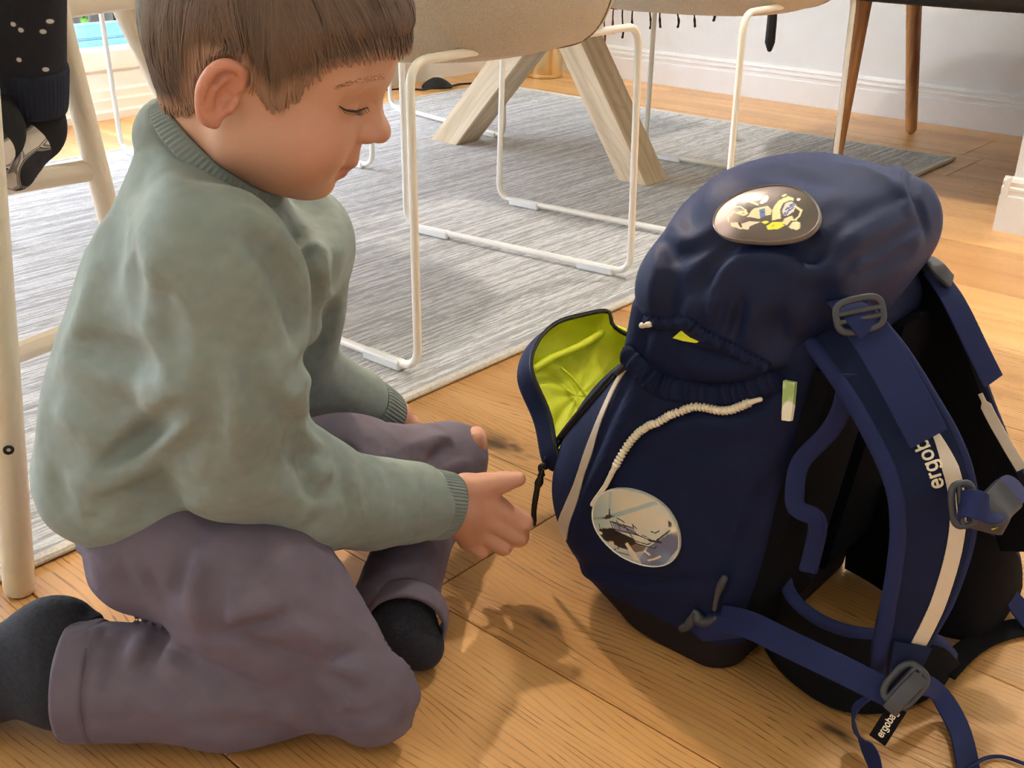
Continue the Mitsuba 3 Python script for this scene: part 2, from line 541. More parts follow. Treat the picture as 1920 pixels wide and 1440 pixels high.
# window wall: low apron, sill, frame posts, panes
WY0, WY1, WZ0, WZ1 = -2.0, 2.22, 0.165, 2.25
put('wall_left', cat_mesh([rbox(XW - 0.1, XW, YE, YW, 0, WZ0 - 0.03, 0.001), rbox(XW - 0.1, XW, YE, YW, WZ1, ZC, 0.001),
                           rbox(XW - 0.1, XW, YE, WY0, WZ0 - 0.03, WZ1, 0.001), rbox(XW - 0.1, XW, WY1, YW, WZ0 - 0.03, WZ1, 0.001)]), 'm_wall', kind='structure')
put('baseboard_left', extrude_profile([(0, 0), (0.03, 0), (0.03, 0.02), (0.018, 0.026), (0.018, 0.052), (0.012, 0.058), (0.012, 0.078), (0, 0.085)], (XW, YE), (XW, 2.3), (1, 0)), 'm_trim', smooth=25, kind='structure')
posts = [rbox(XW - 0.07, XW + 0.012, WY0, WY1, WZ0 - 0.03, WZ0 + 0.028, 0.004), rbox(XW - 0.07, XW + 0.012, WY0, WY1, WZ1 - 0.06, WZ1, 0.004)]
ys = np.linspace(WY0 + 0.03, WY1 - 0.03, 4)
for y in ys:
    posts.append(rbox(XW - 0.07, XW + 0.012, y - 0.03, y + 0.03, WZ0 + 0.028, WZ1 - 0.06, 0.004))
put('window_1', cat_mesh(posts), 'm_trim', smooth=25, kind='structure')
scene['m_pane'] = {'type': 'thindielectric', 'int_ior': 1.5}
for i in range(3):
    put(num('window_1__pane', i), rbox(XW - 0.036, XW - 0.0355, ys[i] + 0.03, ys[i + 1] - 0.03, WZ0 + 0.028, WZ1 - 0.06, 0.0001), 'm_pane')

# unseen ceiling lamps: one lights the lime lining, two add fill behind the camera
def unseen_downlight(i, x, y, r, power, z=ZC):
    ring = lathe([(r, 0), (r + 0.018, 0), (r + 0.02, -0.004), (r + 0.016, -0.008), (r + .001, -0.008), (r + .001, 0)], 32, caps=False)
    key = num('unseen_downlight', i)
    put(key + '__ring', (ring[0] + V(x, y, z), ring[1]), 'm_trim', smooth=40)
    disc = lathe([(r, -0.001), (r, -0.004)], 32)
    v, f = disc[0] + V(x, y, z), disc[1]
    scene[key + '__lens'] = mikit.ply((v, f), 'm_trim', emitter={'type': 'area', 'radiance': col(np.array((1.0, 0.92, 0.82)) * power)})
    tag(key, LAMP_LABELS[i], 'unseen ceiling lamp', None)


LAMP_LABELS = ['unseen round ceiling lamp beyond the backpack, out of view, placed to light the lime pocket lining', 'added round fill lamp in the ceiling behind the camera', 'added round fill lamp in the ceiling behind the camera on the window side']
for i, q in enumerate([(-0.6, 2.05, 0.09, 320.0), (0.3, -0.7, 0.09, 35.0), (-1.3, -0.9, 0.09, 35.0)]):
    unseen_downlight(i, *q)

# the pendant lamp above the dining table (out of the frame)
PL = V(*(-1.75, 1.2, 1.5))
mat('m_shade', rgb(235, 230, 220), 0.7)
scene['pendant_lamp__shade'] = mikit.ply((np.asarray(lathe([(.02, .20), (.03, .21), (.06, .20), (.17, .06), (.19, .0), (.187, .0), (.165, .058), (.058, .19), (.02, .195)], 48)[0]) + PL, lathe([(.02, .20), (.03, .21), (.06, .20), (.17, .06), (.19, .0), (.187, .0), (.165, .058), (.058, .19), (.02, .195)], 48)[1]), 'm_shade', smooth=40)
bulb = trimesh.creation.icosphere(3, 0.035)
scene['pendant_lamp__bulb'] = mikit.ply((bulb.vertices + PL + V(0, 0, .02), bulb.faces), 'm_shade', smooth=True, emitter={'type': 'area', 'radiance': col(np.array((1.0, 0.77, 0.53)) * 1350.0)})
put('pendant_lamp__cord', tube(np.linspace(PL + V(0, 0, .2), V(PL[0], PL[1], ZC), 8), .003, 8), 'm_shade')
tag('pendant_lamp', 'pendant lamp with a pale cone shade hanging over the dining table', 'lamp')

# ------------------------------------------------------------------ garden beyond the window
mat('m_lawn', mikit.proc(lambda p, n, uv: MIX((0.06, 0.16, 0.015), (0.14, 0.30, 0.04), FBM(p.x * 3.0, p.y * 3.0, 0.0, 3))), 0.9)
mat('m_paving', rgb(170, 174, 180), 0.8)
mat('m_bark', rgb(66, 58, 56), 0.9)
mat('m_leaf', mikit.proc(lambda p, n, uv: MIX((0.07, 0.20, 0.012), (0.22, 0.42, 0.05), N(p.x * 8, p.y * 8, p.z * 8))), 0.6)
mat('m_leaf_dark', mikit.proc(lambda p, n, uv: MIX((0.03, 0.07, 0.05), (0.09, 0.15, 0.11), N(p.x * 8, p.y * 8, p.z * 8))), 0.6)
mat('m_blue', mikit.proc(lambda p, n, uv: MIX(rgb(38, 84, 160), rgb(90, 140, 200), N(p.x * 5, p.y * 5, p.z * 30))), 0.5)
put('terrace', rbox(-4.66, XW - 0.12, -6, 8, -0.16, -0.08, 0.004), 'm_paving', kind='structure')
put('lawn', rbox(-26, -4.66, -16, 20, -0.16, -0.09, 0.004), 'm_lawn', kind='structure')
rg = np.random.default_rng(11)
for i in range(2):
    put('board_wall__' + num('board', i), rbox(-4.74, -4.70, 0.2, 5.2, -0.075 + i * 0.072, -0.008 + i * 0.072, 0.006), 'm_blue')
for i, y in enumerate((0.5, 1.7, 2.9, 4.1)):
    put('board_wall__' + num('post', i), rbox(-4.80, -4.742, y, y + 0.07, -0.09, 0.07, 0.006), 'm_blue')
tag('board_wall', 'low blue board wall at the edge of the terrace seen through the window', 'garden wall')


def leaves(c, rad, n, size):
    vs, fs = [], []
    d = rg.normal(size=(n, 3)); d /= np.linalg.norm(d, axis=1, keepdims=True)
    pos = np.asarray(c) + d * np.asarray(rad) * (rg.random((n, 1)) ** 0.33)
    a = rg.normal(size=(n, 3)); a /= np.linalg.norm(a, axis=1, keepdims=True)
    b = np.cross(a, rg.normal(size=(n, 3))); b /= np.linalg.norm(b, axis=1, keepdims=True)
    s = size * (0.6 + 0.8 * rg.random((n, 1)))
    v = np.stack([pos - a * s, pos + b * s * 0.45, pos + a * s, pos - b * s * 0.45], 1).reshape(-1, 3)
    i = np.arange(n)[:, None] * 4
    return v, np.vstack([i + [0, 1, 2], i + [0, 2, 3]])


def branchy(base, h, r, lean, nb):
    out = [tube(spline([base, base + V(lean[0] * .3, lean[1] * .3, h * .4), base + V(*lean, h)], 14), np.linspace(r, r * .45, 14), 9)]
    for k in range(nb):
        t = 0.12 + 0.75 * rg.random()
        p = base + V(lean[0] * t, lean[1] * t, h * t)
        d = V(rg.normal() * .4, rg.normal(), 0.35 + 0.5 * rg.random()); d /= np.linalg.norm(d)
        l = h * (0.25 + 0.3 * rg.random())
        out.append(tube(spline([p, p + d * l * .5 + V(0, 0, -.03 * l), p + d * l + V(0, .15 * l * rg.normal(), .1 * l)], 9), np.linspace(r * .3, r * .07, 9), 5))
    return cat_mesh(out)


def tree(i, base, h, r, lean, nb, label):
    key = num('garden_tree', i)
    put(key + '__trunk', branchy(V(*base), h, r, lean, nb), 'm_bark', smooth=True)
    put(key + '__foliage', leaves(V(base[0], base[1], h * .95), (h * .13, h * .13, h * .20), 700, 0.06), 'm_leaf', kind='stuff')
    tag(key, label, 'tree')


bs = [UZ(193, 66, -.10), UZ(150, 72, -.10)]
tree(0, tuple(bs[0]), 2.6, 0.065, (0.0, .15), 12, 'dark tree trunk right of the thin white chair leg, out in the garden')
tree(1, tuple(bs[1]), 2.2, 0.022, (0, -.3), 26, 'thin branching small tree left of the thin white chair leg, out in the garden')
for i, (px, py, r, k, lb) in enumerate([(150, 30, .42, 'm_leaf', 'bright green shrub behind the thin branching garden tree'), (222, 46, .22, 'm_leaf_dark', 'dark conifer shrub at the right edge of the window view')]):
    c = UZ(px, py, -.09)
    put(num('garden_shrub', i), leaves((c[0], c[1], c[2] + r), (r * .8, r * .9, r), 2600, 0.06), k, label=lb, cat='shrub')

# ------------------------------------------------------------------ rug
def rug_color(p, n, uv):
    s = FBM(p.x * 260.0, p.y * 5.0, 0.0, 3)
    t = N(p.x * 700.0, p.y * 60.0)
    w = N(p.x * 420.0, p.y * 420.0)
    c = MIX((0.32, 0.315, 0.315), (0.63, 0.63, 0.635), SS(0.30, 0.72, 0.62 * s + 0.38 * t))
    return c * (0.90 + 0.2 * w)


def rug_bump(p, n, uv):
    z = dr.abs(p.x * 160.0 - dr.floor(p.x * 160.0) - 0.5)
    a = p.y * 260.0 + z * 2.4
    return dr.abs(a - dr.floor(a) - 0.5) * 1.2 + 0.6 * N(p.x * 500.0, p.y * 160.0)


bumped('m_rug', rug_bump, 0.0009, mikit.proc(rug_color), 0.9, 4e-4)
mat('m_binding', mikit.proc(lambda p, n, uv: MIX((0.46, 0.42, 0.36), (0.60, 0.56, 0.49), N(p.x * 420, p.y * 420))), 0.85)
RX0, RX1, RY0, RY1 = -2.60, -0.963, -0.35, 2.855
v, f = rbox(RX0 + 0.012, RX1 - 0.012, RY0 + 0.012, RY1 - 0.012, 0.0005, 0.0070, 0.0015)
put('rug', (v, f), 'm_rug', label='large pale grey flat-woven rug with a narrow beige binding under the dining table', cat='rug')
bind = cat_mesh([rbox(RX1 - 0.016, RX1, RY0, RY1, 0.0006, 0.0085, 0.003), rbox(RX0, RX0 + 0.016, RY0, RY1, 0.0006, 0.0085, 0.003),
                 rbox(RX0 + .016, RX1 - .016, RY1 - 0.016, RY1, 0.0006, 0.0085, 0.003), rbox(RX0 + .016, RX1 - .016, RY0, RY0 + 0.016, 0.0006, 0.0085, 0.003)])
put('rug__binding', bind, 'm_binding', label='narrow beige edge binding')

# ------------------------------------------------------------------ wire sled chairs
mat('m_white_metal', rgb(240, 238, 233), 0.38, specular=0.5)
mat('m_glide', rgb(228, 232, 234), 0.45, specular=0.5)


def weave(p, n, uv):
    a, b, c = p.x * 900.0, p.y * 900.0, p.z * 900.0
    return N(a, b, c) + 0.6 * N(a * 0.35, b * 0.35, c * 2.0)


bumped('m_upholstery', weave, 0.0006, mikit.proc(lambda p, n, uv: MIX(rgb(168, 156, 138), rgb(194, 182, 164), N(p.x * 800, p.y * 800, p.z * 800))), 0.9, 6e-4, sheen=0.3)
mat('m_seam', rgb(128, 110, 92), 0.9)
GZ = 0.0075


def wire_chair(key, RN, RF, FF, FN, label, back=1, h=0.438, group='wire sled chairs around the dining table', seat=True):
    r = 0.0062
    cn = [V(*q, GZ + 0.0045 + r) for q in (RN, RF, FF, FN)]
    c = sum(cn) / 4
    tp = [V(*(c[:2] + (q[:2] - c[:2]) * 0.975), h) for q in cn]
    rn, rf, ff, fn = cn
    loop = [(rn + fn) / 2, rn, tp[0], tp[1], rf, (rf + ff) / 2 + V(0, 0, 0), ff, tp[2], tp[3], fn, (rn + fn) / 2]
    path = bend_path(loop, 0.035, 7)
    # closed: drop the doubled point
    put(key + '__frame', tube(path, r, 12), 'm_white_metal', smooth=True, label='white round-bar sled frame')
    k = 0
    for a, b in ((rn, fn), (fn, rn), (rf, ff), (ff, rf)):
        d = (b - a) / np.linalg.norm(b - a)
        p0 = a + d * 0.032
        s = V(-d[1], d[0], 0)
        m = rbox(0, 0.075, -0.0088, 0.0088, -r - 0.0043, r * 0.75, 0.0025)
        m = (p0 + m[0][:, :1] * d + m[0][:, 1:2] * s + m[0][:, 2:] * UP, m[1])
        put(key + '__' + num('glide', k), m, 'm_glide', smooth=25, label='milky plastic floor glide' if k == 0 else None)
        k += 1
    if seat:
        ux = (rn + rf - ff - fn)[:2]; ux = V(*ux, 0) / np.linalg.norm(ux)           # towards the chair's back
        uy = V(-ux[1], ux[0], 0)
        c0 = V(*c[:2], 0) + ux * 0.025
        a = np.linspace(0, 2 * np.pi, 72, endpoint=False)
        def ring(ax, ay, z, zb=0.0, e=2.7, sh=0.0):
            cx = np.sign(np.cos(a)) * np.abs(np.cos(a)) ** (2 / e); cy = np.sign(np.sin(a)) * np.abs(np.sin(a)) ** (2 / e)
            return c0 + np.outer(ax * cx + sh, ux) + np.outer(ay * cy, uy) + np.outer(z + zb * np.clip(cx, -0.2, 1), UP)
        h = h - .026
        prof = [(0.17, 0.150, h + .003, 0), (0.205, 0.185, h + .004, .002), (0.243, 0.222, h + .014, .004), (0.266, 0.245, h + .034, .008), (0.280, 0.258, h + .062, .015),
                (0.287, 0.264, h + .10, .03), (0.290, 0.266, h + .15, .09), (0.288, 0.264, h + .19, .16), (0.278, 0.254, h + .203, .18), (0.262, 0.238, h + .20, .18),
                (0.250, 0.226, h + .17, .13), (0.240, 0.216, h + .11, .03), (0.22, 0.196, h + .085, .0), (0.15, 0.13, h + .09, 0)]
        put(key + '__seat', loft([ring(*q) for q in prof]), 'm_upholstery', smooth=True, label='beige woven upholstered bucket seat')
        # the side seam of the seat
        for i, sgn in enumerate((0.36, -1.9)):
            pts = []
            for q in prof[1:7]:
                rr = ring(*q)
                j = int(np.argmin(np.abs(np.angle(np.exp(1j * (a - sgn))))))
                pts.append(rr[j] + (rr[j] - c0 - V(0, 0, rr[j][2])) * 0.0022)
            put(key + '__' + num('seam', i), tube(spline(pts, 30), 0.0010, 6), 'm_seam', smooth=True)
    tag(key, label, 'chair', group)


wire_chair('dining_chair', (-1.005, .947), (-1.03, 1.492), (-1.534, 1.425), (-1.51, .93), 'beige bucket chair on a white wire sled, nearest one, directly behind the boy\'s face')
wire_chair('dining_chair_001', (-1.007, 1.77), (-1.055, 2.327), (-1.56, 2.295), (-1.54, 1.708), 'beige bucket chair on a white wire sled just behind the backpack')
wire_chair('dining_chair_002', (-2.49, 1.66), (-2.50, 2.27), (-1.951, 2.185), (-1.954, 1.71), 'white wire sled chair across the table, seen between the slanted oak table legs')
wire_chair('dining_chair_003', (-2.545, .84), (-2.565, 1.395), (-2.0, 1.37), (-1.98, .82), 'white wire sled chair by the window, its thin leg seen left of the boy\'s head')

# ------------------------------------------------------------------ dining table with crossed oak legs
def oak_col(c0, c1, c2, ax):
    def fn(p, n, uv):
        q = [p.x, p.y, p.z]
        u = q[ax[0]] * ax[2] + q[2] * ax[3]
        v = q[2] * ax[2] - q[ax[0]] * ax[3]
        w = q[1]
        g = FBM(u * 3.0, v * 60.0, w * 60.0, 4)
        r = (v * 8.0 + w * 5.0 + 2.2 * FBM(u * 2.5, v * 9.0, w * 9.0, 2)) * 6.0
        t = dr.abs(r - dr.floor(r) - 0.5) * 2.0
        return MIX(MIX(c0, c1, SS(0.3, 0.75, g)), c2, 0.3 * SS(0.7, 1.0, t))
    return fn


mat('m_oak_a', mikit.proc(oak_col(rgb(214, 196, 168), rgb(196, 176, 146), rgb(176, 152, 120), (0, 2, .68, .73))), 0.6)
mat('m_oak_b', mikit.proc(oak_col(rgb(212, 192, 162), rgb(192, 170, 138), rgb(172, 146, 112), (0, 2, .56, -.83))), 0.6)


def slant_leg(x0, w, y0, y1, lean, z1):
    c = 0.003
    pts = []
    for z, s in ((GZ, 1), (z1, -1)):
        for x, sx in ((x0, 1), (x0 + w, -1)):
            for y, sy in ((y0, 1), (y1, -1)):
                pts += [(x + lean * z + sx * c, y, z), (x + lean * z, y + sy * c, z)]
    return hull(pts)


put('dining_table__leg', slant_leg(-2.108, .098, 2.050, 2.140, 0.92, 0.71), 'm_oak_a', label='slanted pale oak leg on the left')
put('dining_table__leg_001', slant_leg(-1.462, .084, 2.050, 2.139, -0.685, 0.71), 'm_oak_b', label='slanted pale oak leg on the right')
put('dining_table__leg_002', slant_leg(-2.108, .098, -0.30, -0.21, 0.92, 0.71), 'm_oak_a')
put('dining_table__leg_003', slant_leg(-1.462, .084, -0.30, -0.21, -0.685, 0.71), 'm_oak_b')
put('dining_table__tabletop', rbox(-2.25, -1.37, -0.75, 2.56, 0.71, 0.75, 0.004), 'm_oak_a')
tag('dining_table', 'oak dining table standing on the rug on crossed slanted legs', 'table')

# ------------------------------------------------------------------ fringed throw and cord that hang at the table's end
def throw_col(p, n, uv):
    a = mikit.cell_rand(dr.floor(p.x * 70), dr.floor(p.z * 70), 2.0)
    return MIX(MIX(rgb(24, 26, 40), rgb(38, 40, 58), N(p.x * 300, p.z * 300)), dr.select(a > 0.9, mi.Color3f(0.55, 0.16, 0.07), mi.Color3f(0.10, 0.13, 0.25)), SS(0.72, 0.8, a))


mat('m_throw', mikit.proc(throw_col), 0.95)
mat('m_fringe', rgb(58, 34, 36), 0.9)
mat('m_fringe_orange', rgb(120, 66, 52), 0.9)
mat('m_black', rgb(22, 23, 26), 0.55)
yt = 2.572
xs = np.linspace(-1.90, -1.50, 33)
gx, gz = np.meshgrid(xs, np.linspace(0.765, 0.366, 18), indexing='ij')
wav = 0.004 * np.sin(gx * 55) * np.clip((0.76 - gz) / 0.3, 0, 1)
front = np.stack([gx, yt + wav, gz - 0.016 * (gx + 1.5)], -1)
topz = np.stack([gx[:, :6], np.broadcast_to(np.linspace(2.30, 2.565, 6), (33, 6)), np.full((33, 6), 0.7525)], -1)
sheet = np.concatenate([topz, front], 1)
m_, k_ = sheet.shape[:2]
off = np.zeros_like(sheet); off[:, :6, 2] = 0.004; off[:, 6:, 1] = 0.004
ii = np.arange(m_ * k_).reshape(m_, k_)
qf = np.stack([ii[:-1, :-1], ii[1:, :-1], ii[1:, 1:], ii[:-1, 1:]], -1).reshape(-1, 4)
put('throw', ((np.vstack([sheet.reshape(-1, 3), (sheet + off).reshape(-1, 3)])), np.vstack([qf[:, ::-1], qf + m_ * k_])), 'm_throw', smooth=True,
    label='dark patterned throw with a knotted fringe hanging over the far end of the table', cat='throw')
for i, (px, py) in enumerate([(1133, 82), (1150, 62), (1167, 70), (1186, 58), (1219, 52), (1238, 50), (1271, 50), (1303, 49), (1338, 38)]):
    e = UY(px, py, yt)
    x = e[0]
    pts = [V(x + 0.004, yt + .002, 0.372 - 0.016 * (x + 1.5)), V(x - 0.003, yt - .002, (0.37 + e[2]) / 2), V(x + 0.002 * (-1) ** i, yt, e[2] + 0.012), V(x, yt, e[2])]
    if i < 1:
        pts[0] = V(-1.90, yt, .372)
    put('throw__' + num('tassel', i), tube(spline(pts, 14), np.r_[np.full(10, .0022), .0038, .0034, .0028, .0036], 6), 'm_fringe_orange' if i in (0, 1) else 'm_fringe', smooth=True)
tip, top_ = UY(1443, 92, yt), UY(1450, 4, yt)
pth = spline([V(top_[0] + .01, yt, .74), top_, UY(1447, 45, yt), UY(1444, 75, yt), tip], 30)
put('hanging_cord', tube(pth, np.interp(np.arange(30), [0, 20, 24, 28, 29], [.0042, .005, .012, .013, .007]), 10), 'm_black', smooth=True,
    label='black cord with a thick rounded end hanging down in front of the white wall', cat='cord')

# ------------------------------------------------------------------ stool-like chair with round oak legs
def oak_leg(p, n, uv):
    g = FBM(p.x * 70, p.y * 70, p.z * 5.0, 3)
    return MIX(rgb(176, 124, 70), rgb(134, 84, 42), SS(0.3, 0.75, g))


mat('m_oak_leg', mikit.proc(oak_leg), 0.45)
for i, (a, b, r0, r1) in enumerate([((-1.122, 2.478, GZ + .002), (-1.118, 2.50, .43), .0125, .020), ((-1.187, 3.095, 0), (-1.238, 3.07, .43), .016, .022),
                                    ((-.56, 2.50, 0), (-.60, 2.53, .43), .0125, .02), ((-.56, 3.09, 0), (-.60, 3.06, .43), .0125, .02)]):
    a = (a[0], a[1], a[2] + r0)
    pth = np.linspace(V(*a), V(*b), 12)
    put('oak_legged_chair__' + num('leg', i), tube(pth, np.linspace(r0, r1, 12), 20), 'm_oak_leg', smooth=True)
a = np.linspace(0, 2 * np.pi, 56, endpoint=False)
sq = lambda ax, ay, z: np.stack([-.90 + ax * np.sign(np.cos(a)) * np.abs(np.cos(a)) ** .6, 2.785 + ay * np.sign(np.sin(a)) * np.abs(np.sin(a)) ** .6, np.full(56, z)], 1)
put('oak_legged_chair__seat', loft([sq(.36, .36, .412), sq(.385, .385, .418), sq(.395, .395, .44), sq(.385, .385, .462), sq(.33, .33, .472)]), 'm_black', smooth=True, label='black seat shell')
tag('oak_legged_chair', 'chair with round tapered oak legs and a dark seat against the white wall', 'chair')

# ------------------------------------------------------------------ brass pot, cable with a foot switch
scene['m_brass'] = {'type': 'twosided', 'b': {'type': 'principled', 'base_color': col((0.80, 0.62, 0.33)), 'metallic': 1.0, 'roughness': 0.22}}
pz = [(0.0665, 0.0), (0.069, 0.002), (0.069, 0.010), (0.067, 0.012), (0.067, 0.30), (0.066, 0.302), (0.064, 0.30), (0.064, 0.20)]
v, f = lathe(pz, 48)
put('brass_pot', (v + V(-2.60, 3.13, 0.0), f), 'm_brass', smooth=30, label='shiny brass cylinder pot on the floor in the room corner behind the table legs', cat='pot')
sw = V(-2.70, 2.672, 0)
cs_ = [(0.055, .028, 0.0), (0.056, .029, .006), (0.050, .026, .014), (0.034, .02, .026), (0.016, .014, .034), (0.012, .010, .035)]
a = np.linspace(0, 2 * np.pi, 28, endpoint=False)
put('floor_lamp_cable__foot_switch', loft([sw + np.stack([x * np.cos(a) * .3 + 0, y * np.sin(a) * 0, np.full(28, z)], 1) + np.outer(x * np.cos(a), (.3, .95, 0)) * .8 + np.outer(y * np.sin(a), (.95, -.3, 0)) for x, y, z in cs_]), 'm_black', smooth=40, label='black foot switch')
cab = spline([V(-2.842, 2.56, .20), V(-2.825, 2.60, .14), V(-2.826, 2.585, .07), V(-2.80, 2.50, .0035), UZ(757, 166, .0035), UZ(790, 168, .0035), UZ(812, 165, .012), UZ(838, 163, .012), UZ(860, 158, .0035), UZ(885, 156, .0035), V(-2.60, 2.95, .0035)], 90)
put('floor_lamp_cable', tube(cab, 0.0032, 8), 'm_black', smooth=True, label='thin black power cable with a foot switch lying on the floor by the baseboard', cat='cable')

# ------------------------------------------------------------------ the boy
SC = 0.80      # level distance of his middle plane
PH = math.radians(22)
HX = math.cos(PH) * FW - math.sin(PH) * UP         # out of the face
HZ = math.sin(PH) * FW + math.cos(PH) * UP         # crown
HY = np.cross(HZ, HX)                               # his left, away from the camera
HO = US(467, 163, SC)
HEAD = np.stack([HX, HY, HZ])


def hl(x, y, z):
    return HO + x * HX + y * HY + z * HZ


def to_head(p):
    return (p - HO) @ HEAD.T


def head_field(p):
    q = ((p - HO.astype(np.float32)) @ HEAD.T.astype(np.float32))
    I = np.eye(3)
    qa = q.copy(); qa[..., 1] = np.abs(qa[..., 1])
    d = ell(q, (.004, 0, .046), I, (.0870, .0715, .083))
    d = smin(d, ell(q, (.030, 0, .058), I, (.0590, .060, .052)), .02)
    d = smin(d, ell(q, (.030, 0, -.004), I, (.054, .056, .060)), .025)
    d = smin(d, cone(qa, (.010, .047, -.030), (.058, .012, -.0450), .0165, .0140), .022)
    d = smin(d, ell(qa, (.050, .033, -.016), I, (.031, .027, .030)), .02)                 # cheeks
    d = smin(d, cone(qa, (.0785, .006, .0425), (.066, .040, .0400), .0080, .008), .014)    # brow
    d = smax(d, -ell(qa, (.0925, .0305, .0215), I, (.0130, .0170, .0115)), .012)           # eye hollows
    d = smin(d, ell(qa, (.0672, .0300, .0205), I, (.0128, .0142, .0118)), .003)            # lids over the eyeballs
    d = smin(d, cone(q, (.0765, 0, .036), (.0940, 0, .012), .0068, .0080), .008)          # nose
    d = smin(d, ell(q, (.0985, 0, .0060), I, (.0095, .0098, .0088)), .006)
    d = smin(d, ell(qa, (.0895, .0098, .0020), I, (.0098, .0056, .0068)), .004)
    d = smin(d, cone(q, (.0800, 0, -.010), (.0830, 0, -.020), .0090, .0085), .010)        # above the lip
    d = smin(d, cone(qa, (.0850, .000, -.0236), (.0725, .0190, -.0285), .0066, .0032), .004)
    d = smin(d, cone(qa, (.0806, .000, -.0340), (.0705, .0185, -.0298), .0068, .0032), .004)
    d = smax(d, -cone(qa, (.0960, 0, -.0290), (.0775, .0200, -.0292), .0034, .0020), .002)
    d = smin(d, ell(q, (.0670, 0, -.0475), I, (.0135, .0150, .0115)), .012)
    d = smax(d, -ell(q, (.0920, 0, -.0425), I, (.0085, .016, .0042)), .006)
    d = smin(d, cone(p, hl(-.012, 0, -.012), US(398, 318, SC), .043, .040), .016)            # neck
    # the ears
    e = qa - np.array([-.0050, .0690, .0045], np.float32)
    ex = np.array([.92, -.38, -.10]); ey = np.array([-.26, .10, 1.0]); ey -= ex * (ex @ ey) / (ex @ ex)
    ex /= np.linalg.norm(ex); ey /= np.linalg.norm(ey); ez = np.cross(ey, ex); ez *= np.sign(ez[1])
    E = np.stack([ex, ey, ez]).astype(np.float32)
    w = e @ E.T / .87
    ear = ell(w, (-.002, .001, .003), I, (.0150, .0235, .0060))
    ear = smax(ear, -ell(w, (.002, .001, .0105), I, (.0100, .0150, .0085)), .004)
    hel = [(.007, .008, .0035), (.0105, .0185, .006), (.002, .0265, .009), (-.010, .0245, .0105), (-.0165, .0135, .0115), (-.0170, .000, .0105), (-.0125, -.012, .008), (-.005, -.0195, .005), (.003, -.0215, .003)]
    hr = [.0032, .0036, .0038, .0040, .0040, .0037, .0036, .0050, .0050]
    hs = spline(np.c_[np.array(hel), hr], 22)
    for a, b, ra, rb in zip(hs[:-1, :3], hs[1:, :3], hs[:-1, 3], hs[1:, 3]):
        ear = smin(ear, cone(w, a, b, ra, rb), .003)
    for a, b in (((-.002, .016, .006), (-.0085, .004, .0085)), ((-.0085, .004, .0085), (-.005, -.010, .006))):
        ear = smin(ear, cone(w, a, b, .0028, .0028), .003)
    ear = smin(ear, cone(w, (.0105, -.001, .004), (.0090, -.006, .0055), .0036, .0036), .003)   # tragus
    return smin(d, ear * .87, .004)


# -- joints of the body
J = dict(
    neck0=hl(-.035, 0, -.055), chest=US(395, 500, SC + .005), waist=US(285, 800, SC), pelvis=US(300, 975, SC),
    shR=US(400, 498, SC - .092), elR=US(432, 842, SC - .085), wrR=US(838, 950, SC + .05),
    shL=US(545, 465, SC + .085), elL=US(545, 690, SC + .17), wrL=US(722, 781, SC + .25),
    hipR=US(318, 1008, SC - .062), hipL=US(420, 960, SC + .06),
    knR=UZ(694, 1277, .048), anR=UZ(165, 1276, .052), knL=UZ(843, 862, .058), anL=UZ(742, 1130, .047), ftL=UZ(800, 1215, .026),
)
if 0:
    for k_, q in J.items():
        print(k_, q.round(3))


NKN = UP * math.cos(math.radians(42)) + FW * math.sin(math.radians(42))
NKC = US(412, 290, SC)


def axes_for(n):
    a = np.cross(DP, n); a /= np.linalg.norm(a)
    return a, np.cross(n, a)



AXF = 1.0 if axes_for(NKN)[0] @ FW > 0 else -1.0


